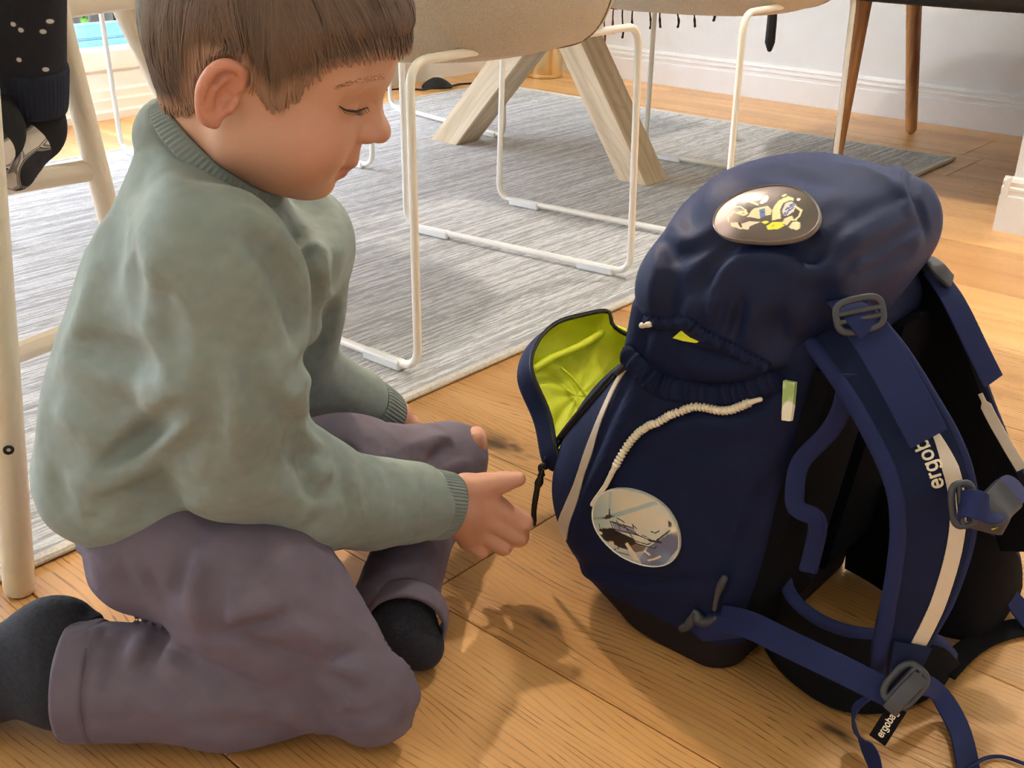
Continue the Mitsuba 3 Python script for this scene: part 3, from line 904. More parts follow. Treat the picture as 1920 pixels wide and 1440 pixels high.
# -- sweatshirt
def sweater_field(p):
    c, w, pe = J['chest'], J['waist'], J['pelvis']
    I3 = np.eye(3)
    A = np.stack([FW, DP, UP])
    up_dir = (c - w) / np.linalg.norm(c - w)
    B = np.stack([np.cross(DP, up_dir) * -1, DP, up_dir])
    d = ell(p, US(425, 510, SC), B, (.078, .110, .090))
    d = smin(d, cone(p, US(328, 256, SC), US(412, 440, SC), .030, .078), .03)
    d = smin(d, cone(p, US(398, 350, SC), US(412, 440, SC), .040, .078), .02)
    d = smin(d, ell(p, US(345, 640, SC), B, (.088, .105, .12)), .05)
    d = smin(d, ell(p, US(290, 800, SC), A, (.084, .110, .085)), .05)
    d = smin(d, ell(p, US(266, 856, SC), A, (.082, .113, .052)), .03)
    # shoulders
    d = smin(d, cone(p, US(390, 474, SC - .03), J['shR'], .056, .053), .04)
    d = smin(d, cone(p, US(470, 440, SC + .03), J['shL'], .066, .052), .04)
    n, nk = NKN, NKC
    t = (p - nk) @ n.astype(np.float32)
    rad = np.linalg.norm((p - nk) - t[..., None] * n, axis=-1) - .050 - .9 * np.maximum(t, 0)
    d = smax(d, -smax(rad, -t - .004, .005), .006)
    rr = np.linalg.norm((p - nk) - t[..., None] * n, axis=-1)
    lat = ((p - nk) @ DP.astype(np.float32)) ** 2 / (rr ** 2 + 1e-6)
    fr_ = np.clip(((p - nk) @ axes_for(n)[0].astype(np.float32)) / (rr + 1e-4) * AXF, 0, 1) ** 2
    wgt = np.clip(lat + fr_, 0, 1)
    lim = .006 - .50 * np.maximum(rr - .050, 0)
    g_ = np.clip(wgt * 2, 0, 1)
    trim = np.where(rr < .125, (t - lim) * g_ - (1 - g_) * .05 - np.maximum(rr - .085, 0) * 1.2, -1).astype(np.float32)
    d = smax(d, trim, .008)
    # near arm
    sh, el, wr = J['shR'], J['elR'], J['wrR']
    m = US(428, 690, SC - .098)
    arm = smin(cone(p, sh, m, .056, .055), cone(p, m, el, .054, .046), .02)
    f1, f2, f3 = US(560, 918, SC - .045), US(690, 944, SC + .0), US(770, 942, SC + .028)
    arm = smin(arm, cone(p, el, f1, .046, .045), .03)
    arm = smin(arm, cone(p, f1, f2, .045, .0385), .03)
    arm = smin(arm, cone(p, f2, f3, .0385, .036), .02)
    arm = smin(arm, cone(p, f3, US(798, 946, SC + .037), .036, .029), .010)
    d = smin(d, arm, .014)
    # far arm
    sh, el, wr = J['shL'], J['elL'], J['wrL']
    arm = smin(cone(p, sh, el, .053, .046), cone(p, el, US(672, 752, SC + .23), .045, .032), .02)
    arm = smin(arm, cone(p, US(672, 752, SC + .23), US(704, 771, SC + .245), .030, .021), .01)
    d = smin(d, arm, .014)
    return d + wrinkle(p, (22, 22, 15), .0075, 21)


# -- trousers
US2 = dict(hemR=UZ(143, 1276, .053), hemL=UZ(760, 1172, .044))
def wrinkle(p, fq, amp, seed):
    near = p.reshape(-1, 3).astype(float)
    w = meshkit.noise(near * fq, seed) * .65 + meshkit.noise(near * np.asarray(fq) * 2.1, seed + 1) * .35
    return ((w - .5) * amp).reshape(p.shape[:-1]).astype(np.float32)


def trouser_field(p):
    hr, hll, kr, ar, kl, al = J['hipR'], J['hipL'], J['knR'], J['anR'], J['knL'], J['anL']
    A = np.stack([FW, DP, UP])
    d = ell(p, US(322, 962, SC), A, (.072, .098, .075))
    d = smin(d, ell(p, US(280, 1020, SC - .03), A, (.045, .055, .045)), .03)
    mid = US(480, 1100, SC - .096)
    leg = smin(cone(p, hr, mid, .062, .058), cone(p, mid, kr, .058, .044), .03)
    leg = smin(leg, ell(p, kr + FW * .002, A, (.044, .045, .047)), .02)
    cm = UZ(430, 1284, .047)
    shin = smin(cone(p, kr, cm, .040, .0455), cone(p, cm, ar, .0455, .0485), .03)
    d = smin(d, leg, .025)
    d = smin(d, shin, .004)
    ml = US(640, 900, SC + .09)
    l2 = smin(cone(p, hll, ml, .070, .060), cone(p, ml, kl, .055, .042), .03)
    s2 = smin(cone(p, kl, UZ(793, 965, .052), .040, .036), cone(p, UZ(793, 965, .052), al, .036, .0395), .02)
    d = smin(d, l2, .03)
    d = smin(d, s2, .010)
    d = smax(d, -(p @ UP), .004)
    # open hems
    for a, b_, r in ((US2['hemR'], kr, .0405), (US2['hemL'], UZ(793, 965, .052), .031)):
        t = (a - b_) / np.linalg.norm(a - b_)
        q = (p - a) @ t.astype(np.float32)
        near = np.linalg.norm(p - a, axis=-1) - .10
        d = smax(d, -smax(-q, near, .004), .006)
        d = smax(d, -cone(p, a - t * .006, a + t * .05, r, r), .003)
    return d + wrinkle(p, (26, 26, 26), .0060, 41)


def sock_field(p):
    ar = J['anR']
    t = FW
    heel = UZ(128, 1185, .075)
    d = cone(p, UZ(230, 1285, .052), UZ(130, 1275, .052), .038, .040)
    d = smin(d, ell(p, UZ(105, 1195, .075), np.stack([FW, DP, UP]), (.036, .032, .034)), .02)
    d = smin(d, cone(p, UZ(100, 1240, .058), UZ(-60, 1275, .042), .042, .036), .02)
    d = smin(d, cone(p, UZ(-60, 1275, .042), UZ(-190, 1290, .028), .036, .024), .02)
    return smax(d, -(p @ UP) + .0005, .004)


def sock2_field(p):
    d = cone(p, UZ(742, 1090, .055), UZ(756, 1178, .036), .030, .028)
    d = smin(d, cone(p, UZ(756, 1178, .036), UZ(790, 1214, .024), .028, .0205), .015)
    return smax(d, -(p @ UP) + .0005, .004)


def hand_field(side):
    """a chain of tapered bones for each finger"""
    def near(p):
        if side == 'R':
            S = lambda x, y, s: US(x, y, SC + s)
            w0, w = S(800, 945, .037), S(858, 955, .060)
            mcp = [S(914, 940, .066), S(907, 966, .064), S(895, 991, .064), S(880, 1011, .066)]
            pip = [S(979, 980, .068), S(972, 1006, .066), S(943, 1023, .064), S(901, 1031, .064)]
            dip = [S(977, 986, .092), S(967, 1007, .090), S(937, 1019, .086), S(896, 1023, .082)]
            tip = [S(952, 980, .098), S(944, 998, .096), S(917, 1008, .092), S(884, 1012, .088)]
            thb = [S(874, 918, .062), S(908, 911, .066), S(943, 904, .070), S(972, 898, .072)]
            g = 1.08
        else:
            S = lambda x, y, s: US(x, y, SC + s)
            w0, w = S(690, 765, .24), S(733, 786, .255)
            mcp = [S(768, 800, .285), S(764, 812, .270), S(758, 820, .260), S(750, 824, .252)]
            pip = [S(788, 826, .295), S(784, 838, .280), S(776, 846, .268), S(766, 848, .258)]
            dip = [S(792, 846, .290), S(788, 856, .276), S(780, 862, .264), S(770, 862, .254)]
            tip = [S(790, 862, .282), S(784, 870, .268), S(778, 876, .256), S(770, 874, .248)]
            thb = [S(748, 790, .270), S(766, 798, .295), S(782, 812, .302), S(792, 826, .302)]
            g = 1.1
        r = [(.0112, .0094, .0076, .0064), (.0112, .0094, .0076, .0064), (.0108, .0088, .0072, .0062), (.0098, .0078, .0064, .0055)]
        d = cone(p, w0, w, .0215 * g, .0195 * g)
        if side == 'R':
            d = smin(d, ell(p, S(890, 966, .068), np.stack([FW, DP, UP]), (.026, .0125, .0265)), .012)
        for k in range(4):
            d = smin(d, cone(p, w, mcp[k], .0170 * g, .0105 * g), .010)
        for k in range(4):
            a, b_, c_, e = [q * g for q in r[k]]
            f = smin(cone(p, mcp[k], pip[k], a, b_), cone(p, pip[k], dip[k], b_, c_), .002)
            f = smin(f, cone(p, dip[k], tip[k], c_, e), .002)
            d = smin(d, f, .0030)
        t = smin(cone(p, w, thb[0], .016 * g, .0135 * g), cone(p, thb[0], thb[1], .0135 * g, .0110 * g), .006)
        t = smin(t, cone(p, thb[1], thb[2], .0108 * g, .0092 * g), .004)
        t = smin(t, cone(p, thb[2], thb[3], .0094 * g, .0066 * g), .003)
        return smin(d, t, .006)
    return near


def core_field(p):
    d = smin(cone(p, NKC, J['chest'], .034, .055), cone(p, J['chest'], J['pelvis'], .06, .06), .03)
    for s in 'RL':
        d = smin(d, cone(p, J['chest'], J['sh' + s], .045, .034), .02)
        d = smin(d, cone(p, J['sh' + s], J['el' + s], .032, .027), .02)
        d = smin(d, cone(p, J['el' + s], J['wr' + s], .025, .018), .015)
        d = smin(d, cone(p, J['pelvis'], J['hip' + s], .05, .045), .02)
        d = smin(d, cone(p, J['hip' + s], J['kn' + s], .038, .026), .012)
        d = smin(d, cone(p, J['kn' + s], J['an' + s], .026, .020), .008)
    kn = US(893, 830, (J['knL'] @ DP) + .002)
    return smin(d, ell(p, kn, np.stack([FW, DP, UP]), (.0125, .020, .019)), .010)


def bbox(pts, pad):
    pts = np.array(pts)
    return pts.min(0) - pad, pts.max(0) + pad


hp = np.array([hl(x, y, z) for x in (-.115, .118) for y in (-.10, .10) for z in (-.12, .14)])
F_head = Field(hp.min(0), hp.max(0), 0.0019, head_field)
F_hR = Field(*bbox([US(800, 945, SC + .035), US(985, 890, SC + .06), US(985, 1035, SC + .11)], .03), 0.0014, hand_field('R'))
F_hL = Field(*bbox([US(690, 765, SC + .24), US(800, 880, SC + .30), US(740, 830, SC + .24)], .035), 0.0018, hand_field('L'))
F_core = Field(*bbox(list(J.values()), .07), 0.006, core_field)
sw_pts = [J[k_] for k_ in ('neck0', 'chest', 'waist', 'pelvis', 'shR', 'elR', 'wrR', 'shL', 'elL', 'wrL')] + [US(120, 900, SC), US(120, 900, SC - .12), US(300, 900, SC - .13)]
F_sw = Field(*bbox(sw_pts, .075), 0.0036, sweater_field)
tr_pts = [J[k_] for k_ in ('pelvis', 'hipR', 'hipL', 'knR', 'anR', 'knL', 'anL')]
F_tr = Field(*bbox(tr_pts, .085), 0.0036, trouser_field)
F_so = Field(*bbox([UZ(230, 1285, .052), UZ(-190, 1290, .028), UZ(105, 1195, .075)], .055), 0.0035, sock_field)
F_so2 = Field(*bbox([UZ(752, 1110, .055), UZ(800, 1218, .024)], .045), 0.003, sock2_field)

# folds and seams of the sweatshirt
for px_, amp, w in [
    ([(232, 470), (245, 530), (290, 590), (302, 660)], -.0075, .017), ([(287, 490), (296, 584), (306, 677), (318, 720)], .0055, .011),
    ([(470, 440), (500, 470), (528, 520), (545, 572), (558, 632)], -.0100, .0085), ([(520, 440), (556, 500), (566, 590), (566, 645)], .0060, .0080),
    ([(440, 405), (480, 420), (514, 441), (545, 480)], .0045, .011), ([(560, 405), (585, 460), (604, 520), (622, 575)], .0055, .009),
    ([(545, 420), (568, 470), (588, 540), (596, 600)], -.0050, .009), ([(632, 560), (600, 640), (570, 690), (552, 712)], -.0080, .009),
    ([(142, 644), (210, 662), (270, 680), (308, 700)], -.0065, .012), ([(120, 668), (200, 700), (270, 724)], .0035, .012),
    ([(199, 876), (262, 820), (330, 768)], -.0085, .0095), ([(180, 862), (250, 798), (316, 752)], .0050, .011), ([(220, 905), (300, 850), (350, 800)], .0045, .010),
    ([(290, 880), (350, 838), (372, 812)], -.0065, .008), ([(112, 771), (150, 800), (187, 830)], .0040, .010),
    ([(420, 677), (436, 750), (443, 830), (452, 890)], .0042, .0085), ([(476, 668), (482, 720), (515, 765), (560, 788)], -.0065, .0095),
    ([(500, 690), (530, 745), (575, 770)], .0045, .0085), ([(405, 690), (395, 760), (402, 830)], -.0040, .011),
    ([(540, 812), (548, 842), (570, 862), (590, 858)], -.0070, .008), ([(556, 800), (580, 826), (600, 838)], .0045, .007),
    ([(555, 862), (575, 898), (602, 926), (622, 905)], -.0048, .0075), ([(585, 850), (600, 885), (622, 880)], .0038, .007),
    ([(636, 855), (645, 900), (662, 950)], -.0046, .0070), ([(656, 858), (664, 926), (678, 970)], .0042, .0060),
    ([(700, 880), (712, 930), (708, 985)], .0030, .008), ([(735, 880), (750, 920), (752, 980)], -.0035, .008), ([(772, 872), (778, 920), (775, 990)], .0038, .007),
    ([(205, 940), (287, 907), (350, 886)], -.0060, .0085), ([(240, 968), (313, 934), (385, 905)], -.0038, .008), ([(150, 905), (220, 890), (280, 860)], .0040, .011),
    ([(100, 880), (110, 930), (130, 965)], -.0035, .010), ([(170, 965), (176, 985)], -.003, .006),
    ([(560, 975), (580, 945), (596, 918)], .0030, .008), ([(480, 900), (530, 930), (560, 960)], .0035, .011),
    ([(300, 300), (330, 380), (345, 440)], .0028, .014), ([(200, 400), (210, 470), (200, 540)], -.0030, .018), ([(170, 520), (160, 600), (140, 660)], .0030, .016),
    ([(640, 430), (630, 520), (612, 600)], -.0035, .008),
]:
    F_sw.fold(px_, amp * 2.5, w * .92)
for px_ in ([(392, 395), (405, 452), (424, 550), (452, 650)], [(320, 732), (375, 711), (416, 680), (480, 662), (552, 648)]):
    F_sw.fold(px_, -.0020, .0032, taper=False)
    F_sw.fold([(x + 7, y + 3) for x, y in px_], .0012, .0036, taper=False)

# folds and seams of the trousers
for px_, amp, w in [
    ([(398, 1186), (440, 1192), (490, 1210), (540, 1229), (594, 1252)], -.0085, .0065), ([(592, 1250), (640, 1232), (668, 1222)], -.0045, .0055), ([(592, 1250), (640, 1280), (684, 1310)], -.0045, .0055),
    ([(590, 1252), (618, 1292), (640, 1328)], -.0040, .0055), ([(600, 1246), (650, 1256), (690, 1262)], .0028, .006), ([(600, 1270), (640, 1305), (662, 1325)], .0028, .006),
    ([(308, 1190), (285, 1222), (262, 1262)], -.0050, .0075), ([(340, 1202), (320, 1235), (330, 1275)], .0038, .0085), ([(280, 1192), (262, 1215), (235, 1240)], .0045, .009),
    ([(232, 1195), (215, 1230), (205, 1280)], -.0035, .008), ([(300, 1265), (349, 1310), (385, 1335)], -.0032, .007), ([(250, 1290), (300, 1330), (330, 1345)], .0024, .009),
    ([(345, 1046), (332, 1095), (320, 1120)], -.0060, .0075), ([(403, 1075), (394, 1131), (410, 1178)], -.0075, .0085), ([(372, 1060), (362, 1110), (372, 1160)], .0050, .0085),
    ([(424, 1168), (470, 1145), (538, 1128)], .0045, .008), ([(418, 1186), (470, 1172), (530, 1158)], -.0045, .0065), ([(440, 1192), (520, 1185), (580, 1180)], .0035, .008),
    ([(412, 961), (385, 995), (358, 1028)], -.0045, .007), ([(280, 1085), (292, 1110), (312, 1140)], -.0045, .006), ([(220, 1040), (235, 1080), (262, 1115)], -.0030, .006),
    ([(500, 1140), (560, 1180), (610, 1215)], .0025, .010), ([(470, 1240), (520, 1290), (560, 1360)], .0025, .012), ([(560, 1230), (590, 1300), (610, 1370)], -.0025, .010),
    ([(640, 1350), (690, 1345), (740, 1320)], -.0022, .007), ([(360, 1360), (480, 1368), (600, 1385)], -.0028, .009),
    ([(805, 870), (825, 852), (848, 838)], -.0055, .0065), ([(760, 838), (800, 830), (840, 815)], .0030, .007), ([(800, 900), (840, 878), (880, 868)], .0030, .007), ([(690, 1060), (730, 1080), (780, 1075)], -.0045, .007),
    ([(640, 830), (650, 850), (645, 880)], -.0040, .006), ([(690, 820), (700, 845), (690, 870)], -.0035, .006), ([(720, 1100), (750, 1118), (785, 1110)], -.0030, .006),
]:
    F_tr.fold(px_, amp * 2.3, w * .92)
for px_ in ([(358, 1037), (417, 1059), (506, 1100), (596, 1149), (663, 1187), (699, 1221)], [(663, 1187), (712, 1225), (714, 1274), (681, 1315), (641, 1338)],
            [(155, 1346), (269, 1346), (358, 1339), (448, 1342), (641, 1342)], [(246, 1046), (287, 1073), (323, 1108)], [(300, 998), (349, 1037)], [(705, 872), (771, 843), (821, 824), (845, 836)]):
    F_tr.fold(px_, -.0017, .0030, taper=False)
    F_tr.fold([(x + 2, y - 8) for x, y in px_], .0011, .0036, taper=False)
F_tr.fold([(196, 1182), (170, 1238), (157, 1306), (158, 1390)], -.0022, .0032, taper=False)
F_tr.fold([(182, 1180), (156, 1238), (142, 1306), (145, 1385)], .0016, .0045, taper=False)
for px_, amp, w in [([(178, 1140), (150, 1160), (130, 1190)], -.0030, .006), ([(196, 1150), (165, 1172), (140, 1200)], .0030, .005), ([(205, 1163), (180, 1180), (160, 1205)], -.0030, .005), ([(40, 1190), (80, 1240), (100, 1300)], .002, .010)]:
    F_so.fold(px_, amp, w)


def solid(ms):
    try:
        t = None
        for v, f in ms:
            m = manifold3d.Manifold(manifold3d.Mesh(np.asarray(v, np.float32), np.asarray(f, np.uint32)))
            assert m.status() == manifold3d.Error.NoError and m.volume() > 0
            t = m if t is None else t + m
        t = t.to_mesh()
        return np.array(t.vert_properties[:, :3], float), np.array(t.tri_verts)
    except Exception:
        return cat_mesh(ms)


body = solid([F_core.mesh(), F_head.mesh(), F_hR.mesh(), F_hL.mesh()])
sweater, trousers, sock1, sock2 = relax(F_sw.mesh(), 1), relax(F_tr.mesh(), 1), F_so.mesh(), F_so2.mesh()


# colours of the skin, per vertex
def skin_colour(v):
    q = to_head(v)
    n = len(v)
    c = np.tile(np.array([.53, .295, .205]), (n, 1))
    mott = meshkit.fbm(v * 60.0, 3, 5)[:, None]
    c *= 0.94 + 0.12 * mott
    def blend(col_, w):
        nonlocal c
        w = np.clip(w, 0, 1)[:, None]
        c = c * (1 - w) + np.array(col_) * w
    ay = np.abs(q[:, 1])
    g = lambda x, y, z, rx, ry, rz: np.exp(-((q[:, 0] - x) / rx) ** 2 - ((ay - y) / ry) ** 2 - ((q[:, 2] - z) / rz) ** 2)
    blend((.50, .21, .14), .55 * g(.060, .042, -.010, .026, .03, .022))
    blend((.50, .21, .145), .6 * g(.098, 0, .005, .012, .014, .010))
    blend((.53, .20, .14), .62 * ((np.abs(q[:, 0] + .008) < .03) & (ay > .070) & (np.abs(q[:, 2] - .004) < .035)))
    blend((.52, .20, .14), .5 * g(.071, .030, .016, .010, .02, .005))
    lip = np.minimum(cone(np.c_[q[:, 0], ay, q[:, 2]], V(.0850, 0, -.0236), V(.0725, .0190, -.0285), .0066, .0032), cone(np.c_[q[:, 0], ay, q[:, 2]], V(.0806, 0, -.0340), V(.0705, .0185, -.0298), .0068, .0032))
    blend((.40, .13, .105), .85 * (1 - np.clip(lip / .0026, 0, 1)) * ((q[:, 0] > .066) & (q[:, 2] < -.0175) & (q[:, 2] > -.041)))
    far = np.linalg.norm(q, axis=1) > .2
    blend((.58, .25, .18), .35 * far)
    return c


scene['m_skin'] = {'type': 'twosided', 'b': {'type': 'principled', 'base_color': {'type': 'mesh_attribute', 'name': 'vertex_color'}, 'roughness': 0.48, 'specular': 0.38, 'sheen': 0.15}}
put('person__body', body, 'm_skin', smooth=True, color=skin_colour(body[0]))


def knit(p, n, uv):
    return 0.5 * N(p.x * 900.0, p.y * 900.0, p.z * 900.0) + 0.8 * N(p.x * 260.0, p.y * 260.0, p.z * 260.0)


hemq = F_sw.trace([(95, 948), (230, 992), (370, 925)])
hemn = np.cross(hemq[1] - hemq[0], hemq[2] - hemq[0]); hemn /= np.linalg.norm(hemn)
if hemn[2] > 0:
    hemn = -hemn                                        # points below the hem seam
hemc, hemo = US(262, 900, SC), float(hemn @ hemq[0])


def knit_rib(p, n, uv):
    below = SS(0.0, 0.0015, p.x * float(hemn[0]) + p.y * float(hemn[1]) + p.z * float(hemn[2]) - hemo)
    th = dr.atan2(p.y - float(hemc[1]), p.x - float(hemc[0]))
    return knit(p, n, uv) * (1 - .5 * below) + below * 2.2 * (0.5 + 0.5 * dr.cos(th * 190.0)) - 1.2 * below


bumped('m_sweater', knit, 0.0005, mikit.proc(lambda p, n, uv: MIX(rgb(116, 127, 124), rgb(128, 139, 136), FBM(p.x * 120, p.y * 120, p.z * 120, 2))), 0.9, 6e-4, sheen=0.6, sheen_tint=0.4)
mat('m_rib', rgb(116, 127, 124), 0.9, sheen=0.5)


def twill(p, n, uv):
    a = (p.x * 0.8 + p.y * 0.6 + p.z * 1.1) * 900.0
    return 0.6 * dr.abs(a - dr.floor(a) - 0.5) + N(p.x * 420, p.y * 420, p.z * 420)


bumped('m_trousers', twill, 0.00035, mikit.proc(lambda p, n, uv: MIX(rgb(82, 75, 89), rgb(101, 92, 108), FBM(p.x * 45, p.y * 45, p.z * 45, 3))), 0.82, 5e-4, sheen=0.35)
bumped('m_sock', lambda p, n, uv: N(p.x * 700, p.y * 700, p.z * 700), 0.0006, mikit.proc(lambda p, n, uv: MIX(rgb(22, 24, 33), rgb(33, 35, 46), N(p.x * 500, p.y * 500, p.z * 500))), 0.92, 6e-4, sheen=0.35)
put('person__sweatshirt', sweater, 'm_sweater', smooth=True, label='loose sage green sweatshirt with dropped shoulders')
put('person__trousers', trousers, 'm_trousers', smooth=True, label='washed grey plum trousers, torn open at one knee')
put('person__sock', sock1, 'm_sock', smooth=True, label='dark navy sock')
put('person__sock_001', sock2, 'm_sock', smooth=True)


def rib_band(c0, c1, ax, ay, r0, r1, ribs, amp, thick, up=None):
    """a knitted band around the axis c0-c1 with radii r = (x, y) at both ends"""
    k = ribs * 6
    a = np.arange(k) * 2 * np.pi / k
    rings = []
    m = amp * (0.5 + 0.5 * np.cos(a * ribs))
    L = np.linalg.norm(c1 - c0)
    for t, dr_, mm in ((.0, -thick, 0), (0, 0, .5), (.12, .0008, 1), (.35, .001, 1), (.65, .001, 1), (.88, .0008, 1), (1, 0, .5), (1, -thick, 0), (.5, -thick * 1.2, 0)):
        rx, ry = r0[0] + (r1[0] - r0[0]) * t + dr_, r0[1] + (r1[1] - r0[1]) * t + dr_
        c = c0 + (c1 - c0) * t
        rings.append(c + np.outer((rx + m * mm) * np.cos(a), ax) + np.outer((ry + m * mm) * np.sin(a), ay))
    return loft(rings, False, closed=True)


c0, c1 = US(786, 945, SC + .033), US(842, 949, SC + .051)
n_ = (c1 - c0) / np.linalg.norm(c1 - c0)
put('person__sweatshirt__cuff', rib_band(c0, c1, *axes_for(n_), (.0335, .029), (.0310, .027), 58, .0011, .004), 'm_rib', smooth=True, label='ribbed cuff')
c0, c1 = US(688, 760, SC + .232), US(722, 782, SC + .252)
n_ = (c1 - c0) / np.linalg.norm(c1 - c0)
put('person__sweatshirt__cuff_001', rib_band(c0, c1, *axes_for(n_), (.0300, .0300), (.0285, .0285), 46, .0010, .004), 'm_rib', smooth=True)
c0, c1 = NKC - NKN * .002 - FW * .002, NKC + NKN * .011
put('person__sweatshirt__collar', rib_band(c0, c1, *axes_for(NKN), (.0575, .0545), (.0520, .0490), 84, .0010, .004), 'm_rib', smooth=True, label='ribbed round collar')
mat('m_undershirt', rgb(14, 16, 24), 0.9)
put('person__undershirt', rib_band(NKC - NKN * .012 + FW * .001, NKC + NKN * .000 + FW * .003, *axes_for(NKN), (.0500, .044), (.0475, .042), 20, .0002, .003), 'm_undershirt', smooth=True, label='black undershirt neckline')

for i, (a_, q_, r_) in enumerate(((US2['hemR'], J['knR'], .0480), (US2['hemL'], UZ(793, 965, .052), .0365))):
    d_ = (a_ - q_) / np.linalg.norm(a_ - q_)
    put('person__trousers__' + num('hem', i), rib_band(a_ - d_ * .020, a_ + d_ * .004, *axes_for(d_), (r_ * .99, r_ * .99), (r_, r_), 9, .0008, .003), 'm_trousers', smooth=True, label='stitched trouser hem' if i == 0 else None)

# hair
hair_px = [(352, 196), (357, 170), (366, 140), (372, 112), (385, 98), (420, 95), (446, 108), (462, 130), (478, 150), (498, 172), (517, 192), (532, 184), (548, 166), (575, 134), (605, 112), (640, 101), (690, 91), (726, 82)]
hs_ = to_head(F_head.trace(hair_px))[:, [0, 2]]
poly = sg.Polygon([*map(tuple, hs_), (.094, .073), (.13, .09), (.10, .18), (-.16, .18), (-.16, .0), (-.10, -.030), (-.062, -.036)]).buffer(0)
EX = np.array(poly.exterior.segmentize(.002).coords)
ext_tree = cKDTree(EX)


def in_hair(q2):
    d, _ = ext_tree.query(q2)
    return np.where(shapely.contains_xy(poly, q2[:, 0], q2[:, 1]), d, -d)


mg = np.linspace(-.16, .13, 200)
mgrid = in_hair(np.stack(np.meshgrid(mg, mg, indexing='ij'), -1).reshape(-1, 2)).reshape(200, 200)


def hair_field(p):
    d = head_field(p)
    q = to_head(p).reshape(-1, 3)
    m = map_coordinates(mgrid, ((q[:, [0, 2]] + .16) / (.29 / 199)).T, order=1, mode='nearest')
    fr = np.clip((q[:, 0] - .03) / .06, 0, 1) * np.clip((q[:, 2] - .03) / .04, 0, 1)
    th = (.0050 + .0030 * fr + .003 * np.clip((q[:, 2] - .02) / .06, 0, 1))
    t = np.where(m > 0, th * (1 - np.exp(-m / .008)), np.maximum(-.004, m * .8))
    return d - t.reshape(d.shape).astype(np.float32)


hp2 = np.array([hl(x, y, z) for x in (-.12, .115) for y in (-.095, .095) for z in (-.05, .155)])
F_hair = Field(hp2.min(0), hp2.max(0), 0.0030, hair_field, band=9)
hv, hf = F_hair.mesh()
qh = to_head(hv)
keepv = (in_hair(qh[:, [0, 2]]) > -.0025)
hf = hf[keepv[hf].all(1)]
tri = trimesh.Trimesh(hv, hf, process=False)
rs = np.random.default_rng(5)
pts_, fid = trimesh.sample.sample_surface(tri, 24000, seed=5)
clump = rs.random((260, 3)) * .26 + HO - .13
vs, fs, cs = [], [], []
q0 = to_head(pts_)
ok = in_hair(q0[:, [0, 2]]) > .001
pts_ = pts_[ok]
cl_tree = cKDTree(pts_[rs.choice(len(pts_), 900, replace=False)])
cl_c = rs.normal(size=(900, 3)); cl_t = rs.random(900)
_, ci = cl_tree.query(pts_)
crown = V(-.035, .012, .128)
cur = pts_.copy()
path = [cur]
nr = []
M = 8
edge_t = -.001 - .0075 * rs.random(len(cur)) ** 2
L = .0062 * (0.75 + .5 * rs.random(len(cur)))
for s_ in range(M):
    nrm = F_head.normal(cur)
    q = to_head(cur)
    away = q - crown
    flow = away / (np.linalg.norm(away, axis=1, keepdims=True) + 1e-9)
    side = np.clip(1 - (q[:, 2:3] - .03) / .09, 0, 1)
    flow = flow + side * np.array([.05, 0, -.75]) + np.clip((q[:, 0:1] - .0) / .07, 0, 1) * np.clip((q[:, 2:3] - .02) / .04, 0, 1) * np.array([.9, 0, -.25])
    flow = flow @ HEAD + .20 * cl_c[ci] + .06 * rs.normal(size=cur.shape)
    flow -= nrm * (flow * nrm).sum(1, keepdims=True)
    flow /= np.linalg.norm(flow, axis=1, keepdims=True) + 1e-9
    nr.append(nrm)
    nxt = cur + flow * L[:, None]
    lift = F_hair.at(nxt)
    tgt = .0005 + .0018 * (cl_t[ci] - .35) + .0009 * rs.random(len(cur)) * (s_ / M)
    m_ = in_hair(to_head(nxt)[:, [0, 2]])
    nxt = nxt + F_hair.normal(nxt) * np.where(m_ > .002, tgt - lift, np.maximum(.0012 - F_head.at(nxt), 0))[:, None]
    stop = m_ < edge_t
    nxt[stop] = cur[stop] + flow[stop] * .0006
    cur = nxt
    path.append(cur)
nr.append(F_head.normal(cur))
path, nr = np.stack(path, 1), np.stack(nr, 1)
qp = to_head(path.reshape(-1, 3)).reshape(path.shape)
on_ear = ((np.abs(qp[..., 1]) > .0745) & (qp[..., 0] > -.034) & (qp[..., 0] < .016) & (qp[..., 2] < .0335)).any(1)
path, nr, ci, tone_k = path[~on_ear], nr[~on_ear], ci[~on_ear], None
tg = np.gradient(path, axis=1)
tg /= np.linalg.norm(tg, axis=2, keepdims=True) + 1e-9
sd = np.cross(tg, nr); sd /= np.linalg.norm(sd, axis=2, keepdims=True) + 1e-9
wd = (.00042 + .00045 * rs.random(len(path)))[:, None, None] * np.interp(np.arange(M + 1), [0, 2, M - 2, M], [.5, 1, .8, .1])[None, :, None]
A_, C_ = path - sd * wd, path + sd * wd
B_ = path + nr * wd * .55
strand_v = np.stack([A_, B_, C_], 2).reshape(-1, 3)
ns = len(path)
base_i = np.arange(ns)[:, None, None] * (M + 1) * 3 + np.arange(M)[None, :, None] * 3
qd = np.concatenate([base_i + np.array([0, 1, 4, 3]), base_i + np.array([1, 2, 5, 4])], 1).reshape(-1, 4)
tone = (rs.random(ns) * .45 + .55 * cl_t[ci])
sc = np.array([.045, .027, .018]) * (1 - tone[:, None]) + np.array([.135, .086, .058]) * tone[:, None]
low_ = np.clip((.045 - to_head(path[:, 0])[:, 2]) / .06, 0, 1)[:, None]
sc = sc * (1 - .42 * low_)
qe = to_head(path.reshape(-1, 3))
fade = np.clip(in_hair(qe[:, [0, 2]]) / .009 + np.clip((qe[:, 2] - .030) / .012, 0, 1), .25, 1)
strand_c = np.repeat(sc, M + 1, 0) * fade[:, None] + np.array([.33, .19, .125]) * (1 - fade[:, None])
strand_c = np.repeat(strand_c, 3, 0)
mh = np.clip(in_hair(to_head(hv)[:, [0, 2]]) / .014, 0, 1)[:, None]
